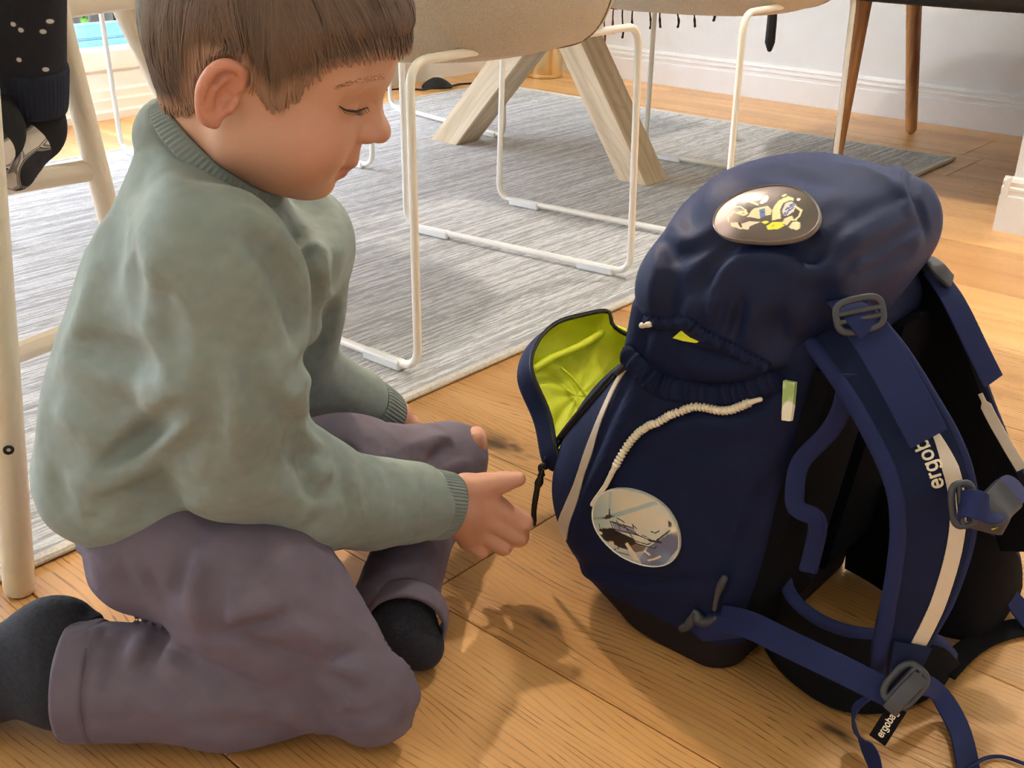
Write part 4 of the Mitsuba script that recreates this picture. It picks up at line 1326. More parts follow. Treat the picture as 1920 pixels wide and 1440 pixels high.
cap_c = np.array([.30, .165, .105]) * (1 - mh) + np.array([.06, .036, .024]) * mh
scene['m_hair'] = {'type': 'twosided', 'b': {'type': 'principled', 'base_color': {'type': 'mesh_attribute', 'name': 'vertex_color'}, 'roughness': 0.45, 'specular': 0.35}}
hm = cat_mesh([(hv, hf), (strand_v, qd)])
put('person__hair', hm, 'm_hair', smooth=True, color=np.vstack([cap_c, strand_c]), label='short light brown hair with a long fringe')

# lashes and brows, both sides
mat('m_lash', rgb(38, 26, 20), 0.7)
mat('m_brow', rgb(150, 104, 76), 0.8)
lash = spline(F_head.trace([(636, 199), (648, 206), (662, 208), (676, 206), (688, 201)]), 16)
nl = F_head.normal(lash)
mirror = lambda v: HO + (to_head(v) * V(1, -1, 1)) @ HEAD
lm = [tube(lash + nl * .0004, np.interp(np.arange(16), [0, 4, 12, 15], [.0004, .0008, .0007, .0003]), 6)]
for i in range(1, 16):
    b0 = lash[i] + nl[i] * .0006
    tip = b0 + (nl[i] * .5 + HX * .45 - HZ * .45) * .0042
    lm.append(tube(np.array([b0, (b0 + tip) / 2 - HZ * .0006, tip]), [.00025, .0002, .00008], 5, caps=False))
lm = cat_mesh(lm)
put('person__eyelashes', lm, 'm_lash', smooth=True, label='lowered dark lashes')
put('person__eyelashes_001', (mirror(lm[0]), lm[1][:, ::-1]), 'm_lash', smooth=True)
bl = spline(F_head.trace([(630, 166), (655, 157), (685, 149), (712, 144), (722, 143)]), 60)
nb = F_head.normal(bl)
bm = []
for i in range(2, 60):
    for k in range(3):
        b0 = bl[i] + nb[i] * .0003 + HZ * (rs.random() - .5) * .005 * np.interp(i, [0, 30, 59], [.5, 1, 1])
        tip = b0 + (-HX * .8 + HZ * .1 + nb[i] * .25) * .005
        bm.append(tube(np.array([b0, (b0 + tip) / 2, tip]), [  .00017, .00015, .00006], 4, caps=False))
bm = cat_mesh(bm)
put('person__eyebrow', bm, 'm_brow', smooth=True, kind='stuff')
put('person__eyebrow_001', (mirror(bm[0]), bm[1][:, ::-1]), 'm_brow', smooth=True, kind='stuff')
tag('person', 'child in a sage green sweatshirt kneeling on the floor, reaching for the backpack', 'person')

# ------------------------------------------------------------------ white junior chair at the left, and the legs of the child who sits on it
mat('m_white_wood', rgb(222, 212, 196), 0.42, specular=.45)


def to_z(a, b, z):
    return a + (b - a) * ((z - a[2]) / (b[2] - a[2]))


ZS = .585
legA = [V(-.936, .333, .0), V(-.925, .398, ZS)]
b1, b2 = US(203, 400, 1.36), US(116, 60, 1.33)
c1, c2 = US(316, 190, 1.56), US(233, 20, 1.52)
legB = [to_z(b1, b2, GZ + .006), to_z(b1, b2, ZS)]
legC = [to_z(c1, c2, GZ + .006), to_z(c1, c2, ZS)]
legD = [US(-330, 700, 1.10), US(-250, 40, 1.18)]
legD = [to_z(*legD, GZ + .006), to_z(*legD, ZS)]
for i, (a, b) in enumerate((legA, legB, legC, legD)):
    r = [.0150, .0150, .0150, .0150][i]
    n = 14
    p = np.linspace(a, b, n)
    d = (b - a) / np.linalg.norm(b - a)
    p[0] = a + d * .010
    path = np.vstack([a + d * .0005, a + d * .003, p])
    put('junior_chair__' + num('leg', i), tube(path, np.r_[r * .72, r * .93, np.full(n, r)], 20, caps=False), 'm_white_wood', smooth=50, label='round white leg with a black screw' if i == 0 else None)
sc_ = to_z(*legA, .162)
dv = CAM - sc_; dv /= np.linalg.norm(dv)
cdir = np.cross(np.cross(legA[1] - legA[0], dv), legA[1] - legA[0]); cdir /= np.linalg.norm(cdir)
sc_ = sc_ + cdir * .0148
ex, ey = np.cross(UP, cdir), UP
ex /= np.linalg.norm(ex)
a = np.arange(24) * 2 * np.pi / 24
rg_ = lambda r, h: sc_ + np.outer(r * np.cos(a), ex) + np.outer(r * np.sin(a), ey) + h * cdir
put('junior_chair__screw', loft(np.array([rg_(.0048, -.003), rg_(.0048, .0006), rg_(.0042, .0012), rg_(.0022, .0012), rg_(.0018, -.001), rg_(.0002, -.001)]), True), 'm_black', smooth=30, label='black hex screw')
zr1, zr2 = to_z(b1, b2, .105), to_z(b1, b2, .305)
for i, (pb, px) in enumerate(((zr2, (0, 347)), (zr1, (15, 668)))):
    e = UZ(*px, pb[2])
    far = pb + (e - pb) * 1.9
    dd = (far - pb) / np.linalg.norm(far - pb)
    s_ = np.cross(dd, UP); s_ /= np.linalg.norm(s_)
    put('junior_chair__' + num('rung', i), ribbon(np.linspace(pb, far, 10), .028, .022, s_), 'm_white_wood', smooth=40, label='white foot rung' if i == 0 else None)
ap0, ap1 = US(-120, 38, 1.26), US(280, -14, 1.53)
put('junior_chair__apron', ribbon(np.linspace(ap0, ap1, 10), .036, .022, -DP), 'm_white_wood', smooth=40)
tops = [q[1] for q in (legA, legB, legC, legD)]
cs2 = sum(tops) / 4
seat = []
for q in tops:
    o = (q - cs2) * 1.18
    for k in range(8):
        for z in (.004, .022):
            seat.append(cs2 + o + V(math.cos(k * .785) * .03, math.sin(k * .785) * .03, ZS - cs2[2] + z))
        seat.append(cs2 + o + V(math.cos(k * .785) * .024, math.sin(k * .785) * .024, ZS - cs2[2]))
put('junior_chair__seat', hull(seat), 'm_white_wood', smooth=30)
tag('junior_chair', 'tall white junior chair with round splayed legs at the left edge of the picture', 'chair')

K1, A1, H1, T1 = US(25, -112, 1.20), US(52, 168, 1.225), US(60, 236, 1.235), US(24, 318, 1.17)
K2, A2, H2, T2 = US(-95, -112, 1.20), US(-60, 170, 1.18), US(-22, 240, 1.165), US(-40, 330, 1.10)
HP = cs2 + V(0, 0, ZS - cs2[2] + .112) + DP * .02
CH = HP + UP * .26 - DP * .03


def child_trousers(p):
    d = 9.0
    for k, (K, A) in enumerate(((K1, A1), (K2, A2))):
        s = (1 if k == 0 else -1) * FW * .055
        leg = smin(cone(p, K, A, .052, .041), cone(p, HP + s, K, .062, .052), .02)
        d = leg if k == 0 else smin(d, leg, .015)
    d = smin(d, ell(p, HP, np.stack([FW, DP, UP]), (.105, .09, .085)), .03)
    return d


def child_top(p):
    d = smin(cone(p, HP + UP * .03, CH, .095, .10), cone(p, CH, CH + UP * .06, .09, .05), .04)
    for s in (-1, 1):
        sh = CH + FW * s * .105 + UP * .03
        d = smin(d, smin(cone(p, sh, sh - UP * .17 + FW * s * .03, .045, .038), cone(p, sh - UP * .17 + FW * s * .03, sh - UP * .13 - DP * .15, .036, .03), .02), .015)
    return d


def child_body(p):
    d = cone(p, HP, CH + UP * .08, .05, .04)
    d = smin(d, cone(p, CH + UP * .05, CH + UP * .14, .036, .036), .02)
    d = smin(d, ell(p, CH + UP * .235, np.stack([FW, DP, UP]), (.07, .088, .10)), .02)
    d = smin(d, ell(p, CH + UP * .215 - DP * .088, I3_, (.010, .010, .012)), .008)
    for s in (-1, 1):
        sh = CH + FW * s * .105 + UP * .03
        w = sh - UP * .13 - DP * .15
        d = smin(d, ell(p, CH + UP * .23 + FW * s * .07, I3_, (.012, .014, .022)), .006)
        d = smin(d, cone(p, w + DP * .04, w - DP * .035, .020, .016), .01)
        for q in range(4):
            o = FW * (q - 1.5) * .011
            d = smin(d, cone(p, w - DP * .03 + o * .8, w - DP * .062 + o - UP * .012, .008, .0065), .004)
        d = smin(d, cone(p, w - DP * .01 - FW * s * .012, w - DP * .045 - FW * s * .024, .008, .0065), .005)
        d = smin(d, cone(p, sh, w, .028, .02), .02)
    for K, A, H in ((K1, A1, H1), (K2, A2, H2)):
        d = smin(d, cone(p, K, A, .032, .026), .01)
    return d


I3_ = np.eye(3)


def child_sock(A, H, T, lo):
    def fn(p):
        d = cone(p, A + (A - H) * .1, H, .035, .031)
        d = smin(d, ell(p, H + (H - T) * .10, I3_, (.033, .033, .034)), .015)
        d = smin(d, cone(p, H + (T - H) * .2, T, .033, .024), .02)
        return d
    return fn


def child_sock_col(p, n, uv):
    a, b = (p.x * .75 + p.y * .66) * 46.0, p.z * 46.0
    d1, d2, r = mikit.voronoi(a + 1.2 * N(a, b), b * .8 + 1.2 * N(a + 9, b))
    pat = MIX(rgb(196, 186, 176), rgb(26, 24, 28), SS(.62, .66, r))
    pat = MIX(pat, rgb(120, 112, 108), SS(.06, .03, dr.abs(d2 - d1 - .08)))
    return pat


mat('m_sock_print', mikit.proc(child_sock_col), .85)
bumped('m_star_trousers', lambda p, n, uv: N(p.x * 500, p.y * 500, p.z * 500), .0004, mikit.proc(lambda p, n, uv: MIX(rgb(22, 23, 30), rgb(190, 190, 190), SS(.10, .07, mikit.voronoi((p.x * .75 + p.y * .66) * 34 + 3.3, p.z * 34)[0]))), .9, 6e-4)
mat('m_cuff', rgb(20, 27, 42), .9)
FT = Field(*bbox([K1, A1, K2, A2, HP + FW * .1, HP - FW * .1], .10), .006, child_trousers)
put('person_001__trousers', FT.mesh(), 'm_star_trousers', smooth=True, label='dark trousers with small pale stars')
for i, (A, H, T) in enumerate(((A1, H1, T1), (A2, H2, T2))):
    d_ = (A - (K1, K2)[i]); d_ /= np.linalg.norm(d_)
    put('person_001__' + num('cuff', i), rib_band(A - d_ * .030, A + d_ * .022, *axes_for(d_), (.0445, .0445), (.040, .040), 50, .0006, .004), 'm_cuff', smooth=True, label='dark navy trouser cuff' if i == 0 else None)
    m = Field(*bbox([A, H, T], .06), .0045, child_sock(A, H, T, 0)).mesh()
    t = trimesh.Trimesh(*m, process=False)
    dh = (T - H) / np.linalg.norm(T - H)
    cp = H + dh * .034
    nn_ = dh * .9 + UP * .1
    top_ = trimesh.intersections.slice_mesh_plane(t, -nn_, cp, cap=False); foot = trimesh.intersections.slice_mesh_plane(t, nn_, cp, cap=False)
    put('person_001__' + num('sock', i), (foot.vertices, foot.faces), 'm_sock_print', smooth=True, label='pale sock foot with a dark print' if i == 0 else None)
    put('person_001__' + num('sock', i) + '__heel', (top_.vertices, top_.faces), 'm_blackknit', smooth=True, label='black heel')
mat('m_blackknit', rgb(12, 12, 14), .95)
FTp = Field(*bbox([HP, CH, CH + FW * .2, CH - FW * .2, CH - DP * .2], .12), .008, child_top)
put('person_001__jumper', FTp.mesh(), 'm_cuff', smooth=True)
FBd = Field(*bbox([HP, K1, K2, H1, H2, CH + UP * .30, CH + FW * .16, CH - FW * .16, CH - DP * .22], .09), .007, child_body)
cb = FBd.mesh()
put('person_001__body', cb, 'm_skin', smooth=True, color=np.tile([.635, .345, .225], (len(cb[0]), 1)))
hc = CH + UP * .255 + DP * .012
put('person_001__hair', Field(*bbox([hc], .14), .006, lambda p: smax(ell(p, hc, np.stack([FW, DP, UP]), (.080, .094, .096)), (p - hc) @ (-DP * .75 - UP * .66) - .035, .01)).mesh(), 'm_haircap', smooth=True)
mat('m_haircap', (.11, .07, .042), .6)
tag('person_001', 'second child on the white junior chair, dark starry trousers and printed sock', 'person')

# ------------------------------------------------------------------ the school backpack
I3 = np.eye(3)
EXb, EYb = V(1, 0, 0), V(0, 1, 0)


def shear(p):
    q = p.copy()
    q[..., 0] = p[..., 0] - .13 * (p[..., 2] - .15)
    return q


def pack_field(p):
    q = shear(p)
    d = sbox(q, (-.420, .820, .140), I3, (.090, .128, .205), .030)
    d = smin(d, ell(q, (-.492, .795, .112), I3, (.100, .118, .140)), .03)         # front pocket
    d = smin(d, ell(q, (-.440, .735, .125), I3, (.112, .052, .140)), .025)        # side pouch
    d = smin(d, ell(q, (-.440, .920, .125), I3, (.100, .040, .125)), .025)
    n = V(-.60, 0, -.80)
    d = smax(d, (p - V(-.470, 0, .0)) @ n, .03)
    d = smax(d, -p[..., 2], .006)
    d = smax(d, p[..., 2] - .345 - .10 * (p[..., 0] + .43), .02)
    return d


def lid_field(p):
    d = ell(p, (-.400, .798, .354), I3, (.097, .104, .080))
    d = smin(d, cone(p, (-.340, .733, .389), (-.338, .862, .387), .044, .044), .04)
    d = smin(d, cone(p, (-.405, .760, .387), (-.39, .83, .390), .042, .042), .04)
    d = smin(d, cone(p, (-.444, .738, .328), (-.434, .830, .328), .042, .042), .03)
    d = smin(d, cone(p, (-.445, .722, .338), (-.335, .715, .362), .034, .028), .025)
    d = smin(d, cone(p, (-.405, .708, .318), (-.345, .705, .318), .020, .020), .02)
    cut = .298 - p[..., 2] + .22 * np.maximum(p[..., 0] + .36, 0)
    d = smax(d, cut, .012)
    return d


F_pk = Field((-.69, .62, -.03), (-.24, 1.02, .40), .0034, pack_field)
F_lid = Field((-.62, .64, .24), (-.23, 1.00, .48), .0030, lid_field)

for px_, amp, w in [
    ([(1314, 552), (1328, 518), (1367, 468), (1405, 453), (1461, 456), (1496, 466)], -.0105, .0075), ([(1330, 575), (1348, 525), (1392, 484), (1440, 472), (1472, 484), (1496, 512)], .0060, .0095),
    ([(1500, 440), (1516, 470), (1508, 496)], -.0095, .0085), ([(1492, 492), (1512, 508), (1580, 500)], .0045, .0075), ([(1520, 430), (1560, 400), (1600, 385)], -.0035, .012),
    ([(1586, 500), (1617, 482), (1664, 460), (1728, 420)], -.0075, .0055), ([(1605, 522), (1650, 498), (1712, 462)], -.0070, .0055), ([(1600, 510), (1650, 482), (1722, 440)], .0035, .0055),
    ([(1524, 495), (1570, 437), (1633, 393), (1703, 368)], -.0035, .0042), ([(1712, 318), (1708, 347), (1724, 385), (1738, 432)], -.0065, .0055), ([(1690, 312), (1688, 350), (1704, 395)], .0035, .0070),
    ([(1250, 440), (1265, 478), (1302, 476), (1350, 448)], -.0055, .0090), ([(1262, 420), (1290, 458), (1330, 440)], .0055, .0100), ([(1275, 500), (1320, 488), (1350, 470)], .0045, .0090),
    ([(1300, 360), (1290, 400), (1300, 430)], -.0035, .012), ([(1346, 558), (1338, 580), (1335, 606)], .0040, .0050), ([(1374, 560), (1362, 596), (1350, 630)], .0042, .0050), ([(1360, 560), (1350, 590), (1342, 620)], -.0045, .0045),
    ([(1318, 552), (1300, 575), (1284, 602)], .0035, .0060), ([(1390, 560), (1380, 600), (1370, 640)], -.0042, .0055), ([(1420, 575), (1412, 610), (1410, 650)], .0032, .0070), ([(1462, 585), (1458, 620), (1464, 660)], -.0040, .0055),
    ([(1500, 560), (1510, 600), (1500, 630)], .0025, .009), ([(1240, 460), (1232, 520), (1222, 580)], .0030, .010), ([(1268, 500), (1256, 550), (1250, 600)], -.0030, .010),
    ([(1440, 320), (1500, 330), (1560, 350)], -.0022, .012), ([(1580, 310), (1640, 330), (1690, 360)], .0030, .010),
]:
    F_lid.fold(px_, amp * 1.6, w)
for px_, amp, w in [
    ([(1222, 700), (1270, 732), (1330, 742), (1400, 734), (1462, 708)], -.0130, .0100), ([(1262, 640), (1290, 672), (1340, 690), (1400, 688), (1452, 668)], .0085, .0100),
    ([(1238, 620), (1228, 650), (1222, 672)], .0045, .0060), ([(1262, 622), (1266, 660), (1276, 694)], -.0060, .0060), ([(1210, 625), (1205, 650), (1200, 670)], -.0030, .0055),
    ([(1185, 700), (1140, 790), (1100, 880), (1070, 960)], -.0035, .0050), ([(1205, 730), (1165, 800), (1135, 870), (1110, 930)], .0030, .0090), ([(1150, 880), (1120, 930), (1100, 990)], -.0040, .0080),
    ([(1432, 756), (1377, 775), (1320, 768), (1252, 784), (1190, 824), (1152, 886)], -.0038, .0055), ([(1440, 780), (1380, 800), (1300, 800), (1230, 830)], .0030, .0100),
    ([(1062, 1050), (1120, 1068), (1180, 1085), (1240, 1092), (1330, 1090)], -.0045, .0050), ([(1060, 1064), (1120, 1082), (1180, 1100), (1240, 1112)], .0025, .0055),
    ([(1440, 900), (1410, 980), (1370, 1060), (1345, 1110)], -.0050, .0070), ([(1280, 850), (1340, 880), (1400, 880)], .0025, .0150), ([(1300, 950), (1340, 1000), (1360, 1050)], -.0025, .0120),
    ([(1215, 760), (1205, 775), (1190, 792)], -.0028, .0045), ([(1240, 762), (1232, 780), (1222, 792)], .0022, .0045), ([(1290, 780), (1280, 765)], -.002, .004),
]:
    F_pk.fold(px_, amp * 1.5, w)

# materials
def cloth_bump(p, n, uv):
    a = (p.x + p.y * .4) * 1400.0; c = (p.z + p.y * .5) * 1400.0
    return dr.abs(a - dr.floor(a) - .5) + dr.abs(c - dr.floor(c) - .5) + .5 * N(p.x * 500, p.y * 500, p.z * 500)


bumped('m_navy', cloth_bump, .00012, mikit.proc(lambda p, n, uv: MIX((0.0052, 0.0092, 0.034), (0.0078, 0.0125, 0.043), FBM(p.x * 40, p.y * 40, p.z * 40, 2))), .72, 4e-4, sheen=.18, sheen_tint=1.0, specular=.16)
bumped('m_navy_lid', cloth_bump, .00012, mikit.proc(lambda p, n, uv: MIX((0.0052, 0.0092, 0.034), (0.0078, 0.0125, 0.043), FBM(p.x * 40, p.y * 40, p.z * 40, 2))), .55, 4e-4, sheen=.42, sheen_tint=.8, specular=.22)
bumped('m_webbing', lambda p, n, uv: dr.abs((p.x + p.y + p.z) * 500.0 - dr.floor((p.x + p.y + p.z) * 500.0) - .5), .0002, col(rgb(30, 38, 78)), .75, 4e-4, sheen=.15, specular=.2)
bumped('m_mesh', lambda p, n, uv: SS(.15, .4, mikit.voronoi((p.y + p.x * .3) * 330, p.z * 330 + p.x * 120)[0]), -.0006, col(rgb(10, 11, 16)), .9, 4e-4, specular=.12)
bumped('m_base', lambda p, n, uv: N(p.x * 600, p.y * 600, p.z * 600), .0003, col(rgb(26, 20, 21)), .75, 5e-4, specular=.2)
mat('m_blackfab', rgb(8, 9, 14), .85, specular=.15)
mat('m_zip', rgb(16, 17, 20), .5)
mat('m_lime', mikit.proc(lambda p, n, uv: MIX(rgb(216, 226, 30), rgb(228, 236, 48), FBM(p.x * 60, p.y * 60, p.z * 60, 2))), .6, sheen=.3)
mat('m_reflective', rgb(206, 196, 186), .42)
mat('m_ivory', rgb(228, 222, 208), .45)
mat('m_buckle', rgb(54, 56, 64), .38, specular=.5)
mat('m_print', {'type': 'mesh_attribute', 'name': 'vertex_color'}, .28, clearcoat=.5, clearcoat_gloss=.9)

BP = 'backpack__'
body_mesh = relax(F_pk.mesh(), 1)
tm = trimesh.Trimesh(*body_mesh, process=False)
# the dark coated base below the slanting seam
bn = np.cross(UY(1060, 1056, .70) - UY(1360, 1232, .69), V(0, 1, 0.02)); bn /= np.linalg.norm(bn)
bo = UY(1210, 1136, .695)
if bn[2] < 0:
    bn = -bn
upper = trimesh.intersections.slice_mesh_plane(tm, bn, bo, cap=False)
lower = trimesh.intersections.slice_mesh_plane(tm, -bn, bo, cap=False)
put(BP + 'body', (upper.vertices, upper.faces), 'm_navy', smooth=True, label='navy fabric body with a stretch side pouch')
put(BP + 'base', (lower.vertices + trimesh.Trimesh(*body_mesh, process=False).vertex_normals.mean(0) * 0, lower.faces), 'm_base', smooth=True, label='dark brown coated base')
put(BP + 'lid', relax(F_lid.mesh(), 1), 'm_navy_lid', smooth=True, label='padded navy lid')


def UPL(px, py, p0, n):
    d = ray(px, py)
    return CAM + d * (((p0 - CAM) @ n) / (d @ n))


def on(F, px, off=0.0):
    q = F.trace(px)
    return q + F.normal(q) * off


def strip(F, left, right, off=.0012, thick=.0016, n=40):
    a, b_ = F.trace(spline(left, n)), F.trace(spline(right, n))
    rings = []
    for i in range(n):
        mid = np.stack([a[i] + (b_[i] - a[i]) * t for t in (0, .5, 1)])
        nn = F.normal(mid)
        mid = mid - nn * F.at(mid)[:, None]
        top = mid + nn * off
        bot = mid - nn * thick
        rings.append(np.vstack([top, bot[::-1]]))
    return loft(np.array(rings))


# front pocket flap, unzipped and hanging open
fl0 = UY(1024, 880, .712)
fv = V(-.110, 0, .118); fv /= np.linalg.norm(fv)
fu = V(0, 1, 0)
fn_ = np.cross(fu, fv); fn_ *= np.sign(fn_[0])         # towards the pack
ol = [UPL(x, y, fl0, fn_) for x, y in [(1022, 880), (1003, 805), (976, 738), (967, 700), (985, 652), (1020, 622), (1068, 608), (1118, 606)]]
ol2 = [((q - fl0) @ fu, (q - fl0) @ fv) for q in ol]
wd_ = .205
ol2 += [(wd_ - .035, ol2[-1][1] - .012), (wd_, ol2[-1][1] - .05), (wd_, .06), (wd_ - .03, .0), (.08, -.012)]
oc = spline(np.array([(a, b_, 0) for a, b_ in ol2]), 96, closed=True)[:, :2]
cen = oc.mean(0)
RIM = .024
mk = lambda s, d: fl0 + np.outer(cen[0] + (oc[:, 0] - cen[0]) * s, fu) + np.outer(cen[1] + (oc[:, 1] - cen[1]) * s, fv) + np.outer(np.broadcast_to(d, len(oc)), fn_)
shell = loft(np.array([mk(.0, -.024), mk(.35, -.023), mk(.65, -.019), mk(.85, -.011), mk(.96, -.003), mk(1.0, .003), mk(1.0, RIM * .5), mk(.995, RIM), mk(.965, RIM), mk(.955, RIM * .5), mk(.95, -.003), mk(.7, -.013), mk(.3, -.0175), mk(.0, -.0185)]), False)
put(BP + 'front_flap', shell, 'm_navy', smooth=45, label='unzipped front pocket flap hanging open')
wob = lambda s, d, a: mk(s, d + a * np.sin(np.arange(len(oc)) * 2 * np.pi / len(oc) * 5 + s * 7) + a * .7 * np.sin(np.arange(len(oc)) * 2 * np.pi / len(oc) * 11 + s * 4))
lin = loft(np.array([mk(.963, RIM + .001), mk(.950, RIM * .75), wob(.93, .010, .0008), wob(.84, .002, .0016), wob(.7, -.001, .002), wob(.5, -.006, .002), wob(.25, -.009, .001), mk(0, -.010)]), False)
put(BP + 'front_flap__lining', lin, 'm_lime', smooth=True, label='bright lime green lining')
fpl = lambda px, d: [UPL(x, y, fl0 + fn_ * d, fn_) for x, y in px]
fold_ = fpl([(1003, 692), (1035, 672), (1075, 655), (1115, 632), (1148, 616), (1170, 622)], .009)
put(BP + 'front_flap__hem', tube(spline(fold_, 40), .0042, 10), 'm_lime', smooth=True)
seam_ = fpl([(1052, 690), (1072, 708), (1090, 730), (1104, 752)], .001)
put(BP + 'front_flap__seam', tube(spline(seam_, 30), .0016, 6), 'm_lime', smooth=True)
zr = mk(.982, RIM + .0012)
put(BP + 'front_flap__zip', tube(zr, .0022, 8, closed=True), 'm_zip', smooth=True, label='black zip tape')
tm_ = []
for i in range(0, 96 * 3):
    t = i / 3.0; k = int(t); q = zr[k % 96] * (1 - t + k) + zr[(k + 1) % 96] * (t - k)
    tm_.append(rbox(q[0] - .0008, q[0] + .0008, q[1] - .0007, q[1] + .0007, q[2] + .0012, q[2] + .0030, .0002))
put(BP + 'front_flap__zip_teeth', cat_mesh(tm_), 'm_zip', kind='stuff')
# lining seen inside the pocket, and under the lid
pk_zip = [(1181, 680), (1150, 712), (1105, 760), (1062, 812), (1036, 850), (1024, 876)]
zl = on(F_pk, spline(pk_zip, 50), .001)
put(BP + 'pocket_zip', tube(zl, .0030, 8), 'm_zip', smooth=True, label='black zip along the pocket edge')
tm_ = [rbox(q[0] - .0007, q[0] + .0007, q[1] - .002, q[1] + .001, q[2] - .0007, q[2] + .0024, .0002) for q in on(F_pk, spline(pk_zip, 110), .0035)]
put(BP + 'pocket_zip_teeth', cat_mesh(tm_), 'm_buckle', kind='stuff')
lc = on(F_pk, [(1268, 630), (1284, 618), (1306, 620), (1334, 630), (1312, 641), (1288, 639)], .006)
lb = on(F_pk, [(1268, 630), (1284, 618), (1306, 620), (1334, 630), (1312, 641), (1288, 639)], -.004)
put(BP + 'main_lining', hull(np.vstack([lc, lb])), 'm_lime', label='lime lining peeping out under the lid')

# the stretch hem of the side pouch, ruffled
pr = on(F_pk, spline([(1178, 664), (1204, 692), (1236, 720), (1290, 733), (1340, 738), (1408, 728), (1466, 706)], 150), .002)
t_, b__, n__ = frames(pr, F_pk.normal(pr))
k_ = np.arange(150)
ruf = .5 + .5 * np.sin(k_ * .72 + 1.4 * np.sin(k_ * .17)); ruf2 = .5 + .5 * np.sin(k_ * 1.31 + 2.0)
ring = []
aa = np.arange(14) * 2 * np.pi / 14
for i in range(150):
    hh = .0105 * (.92 + .12 * ruf2[i]); th = .0034 + .0034 * ruf[i] + .001 * ruf2[i]
    ring.append(pr[i] + np.outer(hh * np.cos(aa), b__[i]) + np.outer(th * np.sin(aa), n__[i]))
put(BP + 'pouch_hem', loft(np.array(ring)), 'm_navy', smooth=True, label='ruffled stretch hem of the side pouch')
lh = on(F_lid, spline([(1214, 600), (1250, 607), (1290, 606), (1320, 628), (1345, 640), (1400, 668), (1440, 688)], 110), .0005)
t_, b__, n__ = frames(lh, F_lid.normal(lh))
ring = []
for i in range(110):
    hh = .0055 * (.8 + .4 * ruf2[i]); th = .0030 + .0026 * ruf[i]
    ring.append(lh[i] + np.outer(hh * np.cos(aa), b__[i]) + np.outer(th * np.sin(aa), n__[i]))
put(BP + 'lid_hem', loft(np.array(ring)), 'm_navy', smooth=True, label='gathered stretch hem of the lid')
put(BP + 'drawcord', tube(on(F_lid, spline([(1208, 606), (1216, 603), (1224, 602)], 8), .004), .0028, 8), 'm_ivory', smooth=True, label='pale drawcord end')

# reflective piping, white zip cord
lf = [(1175, 682), (1154, 716), (1133, 758), (1113, 805), (1094, 855), (1075, 911), (1052, 965), (1047, 994), (1058, 1014)]
rt = [(1181, 684), (1160, 718), (1141, 758), (1123, 805), (1110, 852), (1095, 895), (1083, 940), (1068, 982), (1063, 1012)]
put(BP + 'reflective_strip', strip(F_pk, lf, rt), 'm_reflective', smooth=30, label='pale reflective strip on the pack corner')
zc = [(1434, 750), (1409, 757), (1377, 769), (1349, 771), (1315, 763), (1284, 767), (1252, 778), (1221, 793), (1190, 818), (1168, 849), (1152, 880), (1141, 908), (1124, 930), (1116, 942)]
zp = on(F_pk, spline(zc, 700), .0046)
arc = np.r_[0, np.cumsum(np.linalg.norm(np.diff(zp, axis=0), axis=1))]
coil = np.where((np.arange(700) > 40) & (np.arange(700) < 560), .0030 + .0009 * np.sin(arc / .0037 * 2 * np.pi), np.interp(np.arange(700), [0, 40, 560, 700], [.0020, .0024, .0026, .0022]))
put(BP + 'zip_cord', tube(zp, coil, 10), 'm_ivory', smooth=True, label='white coil zip edging the side pouch')

# round picture patches
def patch(key, F, px_outline, shapes, base, off, dome, label, crop):
    q = F.trace(px_outline)
    c = q.mean(0)
    n = F.normal(c)[0] * .6 + np.linalg.svd(q - c)[2][2] * np.sign(np.linalg.svd(q - c)[2][2] @ F.normal(c)[0]) * .4
    n /= np.linalg.norm(n)
    c = c + n * (off + max(0, ((q - c) @ n).max() * .7))
    e1 = np.cross(UP, n); e1 /= np.linalg.norm(e1); e2 = np.cross(n, e1)
    L = lambda x, y: np.array([(UPL(x, y, c, n) - c) @ e1, (UPL(x, y, c, n) - c) @ e2])
    out = spline(np.array([[*L(x, y), 0] for x, y in px_outline]), 160, closed=True)[:, :2]
    rings, M = [], 90
    ss = np.linspace(1, 0, M)
    P2 = np.concatenate([out * s for s in ss])
    hgt = np.concatenate([np.full(160, dome * (1 - s * s)) for s in ss])
    colr = np.tile(np.array(rgb(*base)), (len(P2), 1))
    toL = lambda x, y: L(crop[0] + x * crop[2], crop[1] + y * crop[2])
    sc_ = np.linalg.norm(toL(100, 0) - toL(0, 0)) / 100
    for kind, c3, pts, *w in shapes:
        pl = np.array([toL(*a) for a in pts])
        if kind == 'poly':
            g = sg.Polygon(pl).buffer(0)
            if w:
                g = g.buffer(w[0] * sc_)
            m = shapely.contains_xy(g, P2[:, 0], P2[:, 1]).astype(float)
        elif kind == 'line':
            g = sg.LineString(pl).buffer(w[0] * sc_)
            m = shapely.contains_xy(g, P2[:, 0], P2[:, 1]).astype(float)
        else:                                   # soft blob: centre, radius
            r = np.linalg.norm(pl[1] - pl[0])
            m = np.exp(-(np.linalg.norm(P2 - pl[0], axis=1) / r) ** 2)
            m *= w[0] if w else 1
        colr = colr * (1 - m[:, None]) + np.array(rgb(*c3)) * m[:, None]
    V3 = lambda P, h: c + np.outer(P[:, 0], e1) + np.outer(P[:, 1], e2) + np.outer(h, n)
    top = V3(P2, hgt + .0012).reshape(M, 160, 3)
    v, f = loft(top, False)
    t = trimesh.Trimesh(v, f, process=False)
    put(key + '__print', (v, f if t.face_normals.mean(0) @ n > 0 else f[:, ::-1]), 'm_print', smooth=True, color=colr)
    rim = loft(np.array([V3(out * s, np.full(160, h)) for s, h in ((.0, -.004), (.985, -.004), (1.02, -.002), (1.028, .0005), (1.018, .0024), (.99, .0016))]), False)
    put(key, rim, 'm_rimA' if 'helicopter' in label else 'm_rimB', smooth=50, label=label)


